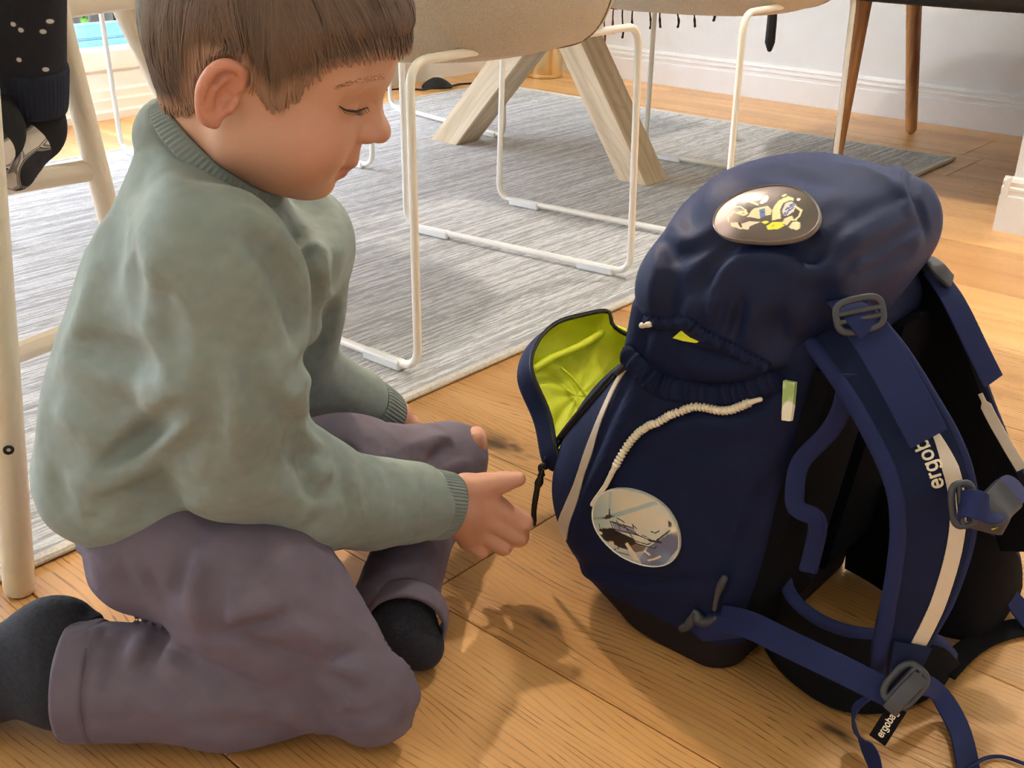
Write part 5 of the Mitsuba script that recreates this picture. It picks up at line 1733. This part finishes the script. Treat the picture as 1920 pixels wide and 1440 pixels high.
mat('m_rimA', rgb(226, 230, 232), .3)
mat('m_rimB', rgb(120, 112, 108), .3)
S_ = [('soft', (222, 214, 196), [(800, 280), (1150, 280)], .9), ('soft', (224, 216, 198), [(1000, 520), (1250, 520)], .8), ('soft', (170, 196, 208), [(300, 450), (520, 450)], .7), ('soft', (232, 214, 206), [(1310, 620), (1420, 620)], .8),
      ('line', (168, 188, 200), [(560, 520), (860, 430), (1200, 330)], 26), ('line', (176, 192, 202), [(530, 180), (528, 420)], 14), ('line', (150, 172, 184), [(250, 570), (450, 548)], 14),
      ('poly', (98, 104, 132), [(1560, 740), (1400, 800), (1250, 890), (1100, 990), (1000, 1120), (900, 1300), (1300, 1300), (1560, 1000)]), ('soft', (150, 168, 200), [(1000, 1140), (1100, 1140)], .8), ('soft', (120, 150, 190), [(1360, 1180), (1480, 1180)], .7),
      ('poly', (196, 206, 220), [(560, 960), (820, 1040), (980, 1190), (1000, 1300), (700, 1180), (560, 1050)]),
      ('poly', (150, 152, 176), [(560, 600), (900, 690), (960, 800), (620, 740)]), ('poly', (20, 17, 26), [(360, 715), (560, 700), (700, 760), (900, 850), (930, 900), (900, 980), (820, 1030), (700, 1000), (560, 940), (450, 900), (370, 810)]),
      ('poly', (112, 98, 88), [(850, 940), (920, 900), (1080, 980), (1040, 1040), (920, 1064), (860, 1020)]), ('poly', (30, 24, 28), [(800, 880), (900, 870), (920, 930), (860, 960), (800, 930)]),
      ('poly', (226, 222, 216), [(755, 915), (800, 900), (880, 1030), (970, 1190), (880, 1190), (820, 1060)]), ('poly', (224, 206, 202), [(515, 905), (580, 900), (592, 965), (530, 970)]), ('poly', (240, 240, 238), [(350, 765), (405, 755), (412, 800), (360, 806)]),
      ('poly', (230, 222, 206), [(1030, 1040), (1070, 1030), (1148, 1105), (1130, 1120)]), ('line', (226, 210, 196), [(1105, 1190), (1190, 1170), (1280, 1130)], 14), ('poly', (218, 220, 214), [(915, 820), (1010, 800), (1060, 890), (960, 900)]),
      ('line', (34, 32, 48), [(1130, 880), (1290, 912)], 15), ('line', (30, 34, 46), [(1240, 880), (1420, 750)], 10), ('poly', (40, 38, 40), [(1400, 605), (1440, 620), (1450, 680), (1405, 700)]), ('soft', (238, 232, 214), [(1480, 740), (1530, 740)], .9),
      ('line', (40, 46, 66), [(1160, 750), (1215, 770), (1270, 745)], 8), ('poly', (58, 44, 38), [(450, 540), (480, 505), (550, 495), (570, 520), (540, 555), (460, 570)]), ('line', (52, 50, 56), [(526, 420), (530, 520)], 10), ('line', (70, 70, 84), [(420, 552), (600, 515)], 7)]
for a_ in ([(540, 590), (900, 690), (880, 636), (940, 700)], [(560, 600), (780, 690), (1000, 812), (1150, 882)], [(640, 580), (690, 700)], [(750, 640), (840, 770), (880, 830)], [(360, 650), (385, 722), (560, 702), (860, 765), (1010, 815)],
           [(640, 540), (720, 580), (760, 610)], [(900, 880), (1100, 940), (1145, 925)], [(900, 912), (1200, 1004), (1232, 968)], [(630, 1010), (810, 895)], [(540, 590), (580, 700)], [(620, 1062), (815, 1112)], [(560, 1050), (640, 1010)], [(1030, 800), (1130, 850), (1160, 900)]):
    S_.append(('line', (36, 36, 52), a_, 6.5))
hel = [(1113, 965), (1120, 937), (1140, 921), (1168, 917), (1200, 923), (1235, 941), (1260, 968), (1273, 1003), (1272, 1032), (1258, 1052), (1230, 1060), (1198, 1055), (1165, 1040), (1135, 1014), (1118, 988)]
patch(BP + 'picture_patch', F_pk, hel, S_, (200, 212, 214), .0022, .003, 'white-rimmed oval picture patch with a helicopter', (1080, 900, .125))
cr = (236, 216, 172)
S2 = [('soft', (228, 196, 156), [(330, 620), (560, 620)], .95), ('soft', (196, 172, 170), [(300, 800), (470, 800)], .8), ('soft', (120, 104, 112), [(1050, 240), (1400, 240)], .7), ('soft', (46, 40, 36), [(1550, 600), (1900, 600)], .7),
      ('poly', (226, 194, 150), [(200, 600), (540, 330), (600, 350), (470, 480), (420, 560), (330, 620)]), ('poly', (70, 58, 46), [(560, 420), (700, 440), (860, 520), (760, 560), (700, 640), (640, 560), (480, 520)]),
      ('poly', cr, [(700, 665), (740, 600), (790, 550), (1000, 508), (1060, 570), (1040, 640), (930, 664), (870, 700)]), ('poly', (96, 122, 168), [(872, 565), (962, 545), (962, 658), (884, 692)]), ('poly', (54, 64, 96), [(900, 600), (945, 592), (945, 608), (900, 614)]),
      ('poly', (242, 222, 168), [(1065, 570), (1110, 490), (1160, 420), (1290, 343), (1372, 368), (1372, 408), (1310, 412), (1220, 462), (1180, 560), (1190, 690), (1060, 720)]),
      ('poly', (214, 206, 204), [(1210, 570), (1260, 455), (1340, 425), (1412, 462), (1384, 570), (1310, 636), (1220, 655)]), ('line', (236, 214, 170), [(1408, 505), (1488, 560), (1455, 640), (1400, 700), (1330, 700)], 13),
      ('poly', cr, [(1210, 740), (1250, 680), (1360, 640), (1370, 690), (1290, 760), (1260, 790)]), ('poly', (244, 228, 190), [(1300, 810), (1340, 740), (1420, 715), (1468, 750), (1455, 815), (1400, 845)]),
      ('poly', (236, 232, 64), [(960, 800), (1060, 742), (1210, 738), (1232, 790), (1140, 838), (985, 845)]), ('poly', (232, 226, 90), [(890, 742), (985, 720), (1015, 748), (950, 772)]), ('line', (190, 180, 50), [(1080, 780), (1060, 800)], 8),
      ('poly', (238, 226, 196), [(425, 740), (560, 742), (590, 765), (720, 730), (890, 738), (720, 800), (690, 845), (560, 830), (440, 790)]), ('line', (90, 76, 64), [(560, 750), (590, 800)], 14),
      ('poly', (236, 230, 222), [(872, 470), (905, 420), (940, 350), (985, 338), (1014, 380), (985, 445), (915, 482)]), ('poly', (240, 236, 226), [(1405, 390), (1440, 365), (1470, 378), (1440, 415)])]
for a_, w_ in (([(590, 370), (700, 335), (800, 370), (880, 412)], 9), ([(600, 400), (700, 430), (850, 490)], 12), ([(640, 350), (740, 370), (840, 420)], 8), ([(440, 530), (500, 505), (580, 510), (680, 580)], 8), ([(560, 610), (640, 640), (690, 620), (640, 590), (540, 600)], 14), ([(430, 640), (470, 580), (520, 600)], 9),
               ([(690, 665), (820, 668)], 7), ([(855, 330), (890, 352)], 12), ([(1215, 345), (1250, 325)], 14), ([(390, 640), (395, 720)], 12)):
    S2.append(('line', cr, a_, w_))
for a_ in ([(1260, 560), (1290, 530)], [(1290, 590), (1320, 555)], [(1300, 540), (1345, 500)], [(1330, 560), (1370, 520)], [(1320, 490), (1370, 455)], [(1355, 500), (1390, 470)], [(1225, 640), (1260, 600)], [(1265, 630), (1290, 600)]):
    S2.append(('line', (92, 104, 152), a_, 11))
mot = [(1340, 420), (1350, 393), (1375, 372), (1410, 357), (1450, 350), (1490, 354), (1520, 371), (1536, 397), (1535, 418), (1520, 437), (1488, 450), (1445, 455), (1400, 453), (1362, 446), (1345, 434)]
patch(BP + 'picture_patch_001', F_lid, mot, S2, (88, 74, 62), .0022, .004, 'domed oval picture patch with a motorcycle rider on the lid', (1320, 330, .125))

# back panel padding
bpx = lambda y, z, o: V(-.420 + .090 + .13 * (z - .15) + o, y, z)
pad = []
for y0, y1 in ((.705, .800), (.838, .935)):
    pts = []
    for z, y, o in [(z, y, o) for z in np.linspace(.05, .31, 8) for y in (y0, y1) for o in (-.004, .010)] + [(z, y, .017) for z in np.linspace(.07, .29, 6) for y in (y0 + .018, y1 - .018)]:
        pts.append(bpx(y, z, o))
    pad.append(hull(pts))
for i, m in enumerate(pad):
    put(BP + num('back_pad', i), m, 'm_mesh', smooth=30, label='black spacer mesh back padding' if i == 0 else None)

# side stabiliser edge in front of the back panel
edge = [UY(1590, 700, .70), UY(1580, 760, .70), UY(1545, 820, .70), UY(1500, 870, .695), UY(1490, 920, .69), UY(1496, 955, .69), UY(1525, 968, .695), UY(1530, 1010, .70), UY(1515, 1070, .70)]
put(BP + 'stabiliser_edge', ribbon(spline(edge, 60), .015, .006, V(.5, -.8, .2)), 'm_webbing', smooth=40, label='navy bound edge of the side stabiliser')

# shoulder straps
def strap(px, ys, w, th, nrm, m, key, label=None, n=60):
    c = np.array([UY(x, y, yy) for (x, y), yy in zip(px, ys)])
    c = spline(np.c_[c, w], n)
    put(key, ribbon(c[:, :3], c[:, 3], th, nrm), m, smooth=40, label=label)
    return c[:, :3]


NS = V(.62, -.72, .30); NS /= np.linalg.norm(NS)
sp_px = [(1570, 612), (1632, 690), (1690, 785), (1732, 870), (1750, 960), (1738, 1055), (1712, 1145), (1680, 1225), (1668, 1258)]
ysn = [.725, .715, .705, .70, .70, .70, .70, .702, .705]
ctr = strap(sp_px, ysn, [.056, .058, .058, .060, .062, .058, .052, .040, .028], .014, NS, 'm_navy', BP + 'shoulder_strap', 'padded navy shoulder strap on the near side')
t_, b__, n__ = frames(ctr, NS)
side = b__ * np.sign(b__[30] @ FW)                 # towards the right of the view
wS = np.interp(np.arange(60), np.linspace(0, 59, 9), [.056, .058, .058, .060, .062, .058, .052, .040, .028])
put(BP + 'shoulder_strap__binding', tube(ctr - side * (wS[:, None] / 2 - .004) + n__ * .004, .0062, 8), 'm_webbing', smooth=True, label='navy binding tape')
put(BP + 'shoulder_strap__binding_001', tube(ctr + side * (wS[:, None] / 2 - .003) + n__ * .002, .0045, 8), 'm_webbing', smooth=True)
rs_ = slice(19, 54)
put(BP + 'shoulder_strap__reflective_strip', ribbon((ctr + n__ * .0078 + side * (wS[:, None] * .24))[rs_], np.interp(np.arange(35), [0, 5, 34], [.004, .012, .012]), .0012, NS), 'm_reflective', smooth=40, label='pale reflective strip')
web = [UY(1618, 605, .700), UY(1650, 655, .694), UY(1690, 725, .688), UY(1722, 785, .686), UY(1741, 822, .688)]
put(BP + 'shoulder_strap__webbing', ribbon(spline(web, 30), .029, .0022, NS), 'm_webbing', smooth=40, label='flat navy webbing over the strap')
# lettering on the strap, reading upwards; its end goes under the webbing
txt = meshkit.text_mesh('ergobag', .0105, .0010, bold=True)
tv = np.asarray(txt.vertices)
tv = tv * V(.86, 1, 1)
Lg = np.r_[0, np.cumsum(np.linalg.norm(np.diff(ctr, axis=0), axis=1))]
i0 = int(np.argmin(np.linalg.norm(ctr - UY(1712, 912, .70), axis=1)))
sv = Lg[i0] - tv[:, 0]
ip = lambda A: np.stack([np.interp(sv, Lg, A[:, k]) for k in range(3)], 1)
ww = np.interp(sv, Lg, wS)
pos = ip(ctr) + ip(n__) * (.0074 + tv[:, 2:3]) + ip(side) * ((ww * .045)[:, None] - tv[:, 1:2] + .004)
put(BP + 'shoulder_strap__lettering', (pos, np.asarray(txt.faces)), 'm_ivory', label='white lettering reading ergobag')

NF = V(.80, -.45, .35)
fs_px = [(1690, 530), (1722, 562), (1760, 640), (1792, 730), (1828, 825), (1868, 905), (1900, 968), (1916, 1030)]
cf = strap(fs_px, [.90, .90, .90, .90, .895, .89, .885, .88], [.050, .052, .054, .054, .054, .052, .046, .038], .016, V(-.25, -.85, .2), 'm_blackfab', BP + 'shoulder_strap_001', 'far shoulder strap seen from its black padded underside')
t_, b__, n__ = frames(cf, V(-.25, -.85, .2)); side2 = b__ * np.sign(b__[30] @ FW)
wF = np.interp(np.arange(60), np.linspace(0, 59, 8), [.050, .052, .054, .054, .054, .052, .046, .038])
put(BP + 'shoulder_strap_001__cover', ribbon(cf + side2 * (wF[:, None] * .36) - n__ * .002, wF * .34, .015, V(.4, -.8, .3)), 'm_navy', smooth=40, label='navy outer cover')
put(BP + 'shoulder_strap_001__reflective_strip', ribbon(spline([UY(1838, 738, .872), UY(1858, 780, .87), UY(1886, 830, .868), UY(1916, 880, .866)], 20), [.004] * 3 + [.009] * 17, .0012, V(.2, -.9, .3)), 'm_reflective', smooth=40)
put(BP + 'shoulder_strap_001__webbing', ribbon(spline([UY(1752, 512, .885), UY(1785, 560, .872), UY(1825, 640, .868), UY(1862, 715, .872)], 30), .022, .0022, V(.75, -.45, .45)), 'm_webbing', smooth=40, label='flat navy webbing over the far strap')

# buckles
def ring_buckle(key, c, ex, ey, a, b_, r, bars=1, label=None):
    nn = np.cross(ex, ey)
    an = np.arange(40) * 2 * np.pi / 40
    sq_ = lambda t, e: np.sign(t) * np.abs(t) ** e
    path = c + np.outer(a * sq_(np.cos(an), .6), ex) + np.outer(b_ * sq_(np.sin(an), .6), ey)
    t = np.roll(path, -1, 0) - np.roll(path, 1, 0); t /= np.linalg.norm(t, axis=1, keepdims=True)
    rad = np.cross(t, nn)
    q = np.arange(8) * 2 * np.pi / 8
    rings = path[:, None] + r * (np.cos(q)[None, :, None] * rad[:, None] + np.sin(q)[None, :, None] * nn * .8)
    ms = [loft(rings, False, True)]
    for i in range(bars):
        y = b_ * (-.25 + .5 * i)
        ms.append(tube(np.array([c - ex * a * .98 + ey * y, c + ex * a * .98 + ey * y]), r * .8, 8))
    put(key, cat_mesh(ms), 'm_buckle', smooth=True, label=label)


def axes_px(c, ang, n):
    """axes in the plane with normal n through c; ang = direction on the photograph of the first axis, in degrees clockwise"""
    d = math.cos(math.radians(ang)) * CR - math.sin(math.radians(ang)) * CU
    n = n / np.linalg.norm(n)
    ex = d - n * (d @ n); ex /= np.linalg.norm(ex)
    return ex, np.cross(n, ex)


c = UY(1612, 590, .688)
ex, ey = axes_px(c, -12, NS)
ring_buckle(BP + 'strap_buckle', c, ex, ey, .0165, .0115, .0026, 2, 'grey ladder buckle at the top of the near strap')
put(BP + 'buckle_webbing', ribbon(spline([UY(1566, 556, .716), UY(1590, 574, .696), UY(1612, 591, .688), UY(1632, 618, .690)], 16), .022, .002, V(.45, -.55, .70)), 'm_webbing', smooth=40)
c = UY(1757, 505, .885)
bk = [UY(1718, 480, .90), UY(1738, 486, .885), UY(1760, 506, .875), UY(1782, 528, .88)]
put(BP + 'strap_buckle_001', ribbon(spline(bk, 20), np.interp(np.arange(20), [0, 6, 19], [.022, .018, .016]), np.interp(np.arange(20), [0, 10, 19], [.004, .006, .005]), V(.5, -.3, .8)), 'm_buckle', smooth=40, label='dark tension buckle on the far strap')
c = UY(1806, 946, .690)
ex, ey = axes_px(c, 82, NS)
ring_buckle(BP + 'chest_strap__slider', c, ex, ey, .0150, .0078, .0028, 1, 'grey slider on the near strap')
put(BP + 'chest_strap__webbing', ribbon(spline([UY(1800, 948, .688), UY(1822, 944, .680), UY(1842, 950, .682), UY(1858, 962, .700)], 30), .0205, .0026, V(.1, -.75, .65)), 'm_webbing', smooth=40, label='looped navy chest webbing')
clip = [UY(1846, 990, .715), UY(1860, 962, .715), UY(1876, 940, .73), UY(1892, 925, .74)]
put(BP + 'chest_strap__clip', ribbon(spline(clip, 14), .026, .008, V(.4, -.8, .45)), 'm_buckle', smooth=40, label='dark plastic chest clip')
put(BP + 'chest_strap__whistle', hull([UY(1858, 992, .71) + o for o in (V(0, 0, 0), V(.006, .004, .003), V(.002, .006, -.004), V(.008, .008, .002))]), 'm_lime', label='small lime green tab')
put(BP + 'chest_strap__webbing_001', ribbon(spline([UY(1886, 930, .742), UY(1900, 915, .78), UY(1912, 912, .83), UY(1925, 925, .87)], 20), .024, .0024, V(.3, -.5, .8)), 'm_webbing', smooth=40)
put(BP + 'chest_strap', ribbon(spline([UY(1880, 938, .735), UY(1896, 922, .765), UY(1908, 915, .80)], 12), .020, .002, V(.3, -.5, .8)), 'm_webbing', smooth=40)

# hip belt wings
def above(px, py, P):
    d = ray(px, py); n = d[:2]
    t = ((P[:2] - CAM[:2]) @ n) / (n @ n)
    return CAM + t * d


def wing(key, bot, top, th, m, label, piping=True):
    n = 44
    B = spline([UZ(x, y, .004) for x, y in bot], n)
    Tp = np.array([np.asarray(q, float) for q in top])
    Tp = spline(Tp, n)
    d = np.gradient(B, axis=0); nrm = np.cross(d, UP); nrm /= np.linalg.norm(nrm, axis=1, keepdims=True)
    rings = []
    for i in range(n):
        a, b_ = B[i], Tp[i]
        o = nrm[i] * th / 2
        rings.append([a + o, a * .66 + b_ * .34 + o * 1.5, a * .33 + b_ * .67 + o * 1.5, b_ + o, b_ - o, a * .33 + b_ * .67 - o * 1.5, a * .66 + b_ * .34 - o * 1.5, a - o])
    put(key, loft(np.array(rings)), m, smooth=50, label=label)
    if piping:
        put(key + '__binding', tube(np.vstack([Tp, B[-1:] + UP * .012]), .0062, 10), 'm_webbing', smooth=True, label='navy bound edge')


nb = [(1440, 1205), (1468, 1250), (1515, 1292), (1570, 1322), (1630, 1330), (1700, 1316), (1748, 1290), (1776, 1250)]
ntp = [UZ(1470, 1062, .105), UZ(1478, 1108, .095), UZ(1515, 1150, .085), UZ(1575, 1180, .078), UZ(1640, 1192, .072), UZ(1700, 1194, .066), UZ(1750, 1202, .058), UZ(1782, 1228, .034)]
wing(BP + 'hip_wing', nb, ntp, .012, 'm_blackfab', 'near hip belt wing lying on the floor')
fb = [(1590, 1062), (1640, 1090), (1690, 1128), (1740, 1172), (1795, 1192), (1850, 1178), (1888, 1130)]
fbp = [UZ(x, y, .004) for x, y in fb]
ft = [above(1610, 925, fbp[0]), above(1650, 910, fbp[1]), above(1700, 916, fbp[2]), above(1770, 950, fbp[3]), above(1840, 985, fbp[4]), above(1888, 1020, fbp[5]), above(1905, 1075, fbp[6])]
wing(BP + 'hip_wing_001', fb, ft, .012, 'm_blackfab', 'far hip belt wing')

# webbing, strap ends, tag
NW = V(.15, -.75, .60)
put(BP + 'hip_webbing', ribbon(spline([UY(1352, 1160, .686), UY(1400, 1170, .676), UY(1460, 1198, .668), UY(1530, 1232, .664), UY(1600, 1266, .666), UY(1668, 1300, .672)], 50), np.linspace(.0235, .0215, 50), .0024, NW), 'm_webbing', smooth=40, label='flat navy webbing from the pack side to the buckle')
put(BP + 'anchor_tab', hull([*on(F_pk, [(1290, 1170), (1330, 1150), (1360, 1190), (1320, 1200)], .003), *on(F_pk, [(1290, 1170), (1330, 1150), (1360, 1190), (1320, 1200)], -.004), UY(1400, 1160, .680), UY(1392, 1196, .680), UY(1400, 1160, .684), UY(1392, 1196, .684)]), 'm_webbing', smooth=30)
lp = on(F_pk, spline([(1285, 1172), (1300, 1160), (1308, 1140), (1316, 1156), (1330, 1160), (1345, 1152)], 30), .005)
put(BP + 'side_clip', tube(lp, np.interp(np.arange(30), [0, 6, 12, 18, 29], [.004, .005, .0022, .006, .003]), 8), 'm_buckle', smooth=True, label='dark plastic side clip')
c = UY(1690, 1292, .672)
BN = V(.2, -.7, .65)
ex, ey = axes_px(c, -48, BN)
ring_buckle(BP + 'hip_buckle', c + ex * .004, ex, ey, .0165, .0105, .0030, 2, 'grey ladder buckle at the foot of the near strap')
tong = [c - ex * .018 + BN * .002, c - ex * .008 + BN * .008, c + ex * .004 + BN * .009, c + ex * .016 + BN * .004]
put(BP + 'hip_buckle__tongue', ribbon(spline(tong, 16) - ey * .004, .012, .004, BN), 'm_buckle', smooth=40)
put(BP + 'strap_end_holder', ribbon(spline([UY(1712, 1208, .696), UY(1700, 1245, .690), UY(1690, 1275, .682), UY(1682, 1300, .676)], 20), np.linspace(.030, .018, 20), .004, NS), 'm_navy', smooth=40)
put(BP + 'strap_end', ribbon(spline([UZ(1700, 1283, .050), UZ(1735, 1284, .040), UZ(1768, 1312, .020), UZ(1793, 1355, .008), UZ(1808, 1400, .006), UZ(1816, 1450, .006), UZ(1818, 1500, .012)], 50), .0205, .0022, V(.45, -.35, .85)), 'm_webbing', smooth=40, label='loose navy strap end on the floor')
put(BP + 'strap_loop', ribbon(spline([UZ(1672, 1302, .052), UZ(1630, 1308, .050), UZ(1602, 1332, .040), UZ(1603, 1365, .024), UZ(1624, 1400, .012), UZ(1640, 1432, .010), UZ(1645, 1480, .012)], 50), .0165, .0020, V(-.75, -.35, .25)), 'm_webbing', smooth=40, label='narrow navy loop standing on its edge')
tg0, tg1 = UY(1684, 1326, .666), UY(1645, 1388, .655)
tg1[2] = max(tg1[2], .004)
put(BP + 'tag', ribbon(np.linspace(tg0, tg1, 8), .0135, .0018, BN), 'm_blackfab', smooth=40, label='small black rubber tag')
tx = meshkit.text_mesh('ergobag', .0052, .0004, bold=True)
v = np.asarray(tx.vertices)
td = (tg1 - tg0); tl = np.linalg.norm(td); td /= tl
tn = BN - td * (BN @ td); tn /= np.linalg.norm(tn)
ts = np.cross(tn, td)
w_ = v[:, 0].max()
put(BP + 'tag__lettering', (tg1 - td * (tl * .12) - np.outer(v[:, 0] * (tl * .78 / w_), td) + np.outer(v[:, 1] - .0022, -ts) + np.outer(v[:, 2] + .0009, tn), np.asarray(tx.faces)), 'm_ivory', label='white lettering reading ergobag')
put(BP + 'far_strap_end', ribbon(spline([UZ(1770, 1262, .02), UZ(1800, 1230, .012), UZ(1840, 1200, .006), UZ(1885, 1182, .006), UZ(1940, 1172, .006)], 40), .021, .0022, V(.1, -.2, 1)), 'm_blackfab', smooth=40, label='dark strap end running right across the floor')
put(BP + 'far_strap_end_001', ribbon(spline([UZ(1880, 1095, .05), UZ(1900, 1125, .03), UZ(1935, 1170, .01)], 20), .021, .0022, V(.3, -.4, .9)), 'm_webbing', smooth=40)
put(BP + 'cord', tube(spline([UZ(1815, 1440, .009), UZ(1832, 1430, .008), UZ(1850, 1421, .004), UZ(1880, 1419, .003), UZ(1915, 1430, .003), UZ(1950, 1442, .003)], 40), .0016, 6), 'm_webbing', smooth=True, label='thin dark cord')

# label tab, zip pullers
lt = np.array([UY(1468, 714, .684), UY(1490, 718, .684), UY(1486, 765, .684), UY(1482, 790, .684), UY(1465, 788, .684), UY(1474, 750, .684)])
put(BP + 'label_tab', hull(np.vstack([lt, lt + V(.0006, .003, 0)])), 'm_tab', label='small white and green label tab')
mat('m_tab', mikit.proc(lambda p, n, uv: MIX(rgb(232, 234, 226), rgb(150, 180, 110), SS(.5, .62, N(p.x * 150, p.y * 150, p.z * 110 + 3)))), .6)
pz_ = [UY(1021, 876, .708), UY(1016, 884, .704), UY(1014, 898, .704)]
put(BP + 'zip_puller', cat_mesh([tube(spline([UY(1022, 872, .706), UY(1015, 872, .703), UY(1013, 882, .703), UY(1018, 890, .704)], 14), .0022, 8),
                                 tube(spline([UY(1016, 884, .703), UY(1012, 900, .703), UY(1007, 915, .703)], 10), [.0026, .003, .0032, .003, .0036, .0042, .0045, .004, .0032, .0028], 8),
                                 tube(spline([UY(1008, 912, .703), UY(1004, 935, .703), UY(1001, 960, .703), UY(1002, 984, .703)], 12), np.interp(np.arange(12), [0, 4, 10, 11], [.0028, .0030, .0026, .0016]), 8)]), 'm_zip', smooth=True, label='black cord zip puller hanging from the front pocket')
q = on(F_pk, [(1362, 1078), (1356, 1092), (1350, 1110), (1344, 1135)], .006)
put(BP + 'zip_puller_001', tube(spline(q, 14), np.interp(np.arange(14), [0, 3, 8, 13], [.0035, .004, .0026, .0022]), 8), 'm_buckle', smooth=True, label='dark zip puller low on the side')
tag('backpack', 'navy school backpack with a lime-lined open front pocket standing on the oak floor', 'backpack')
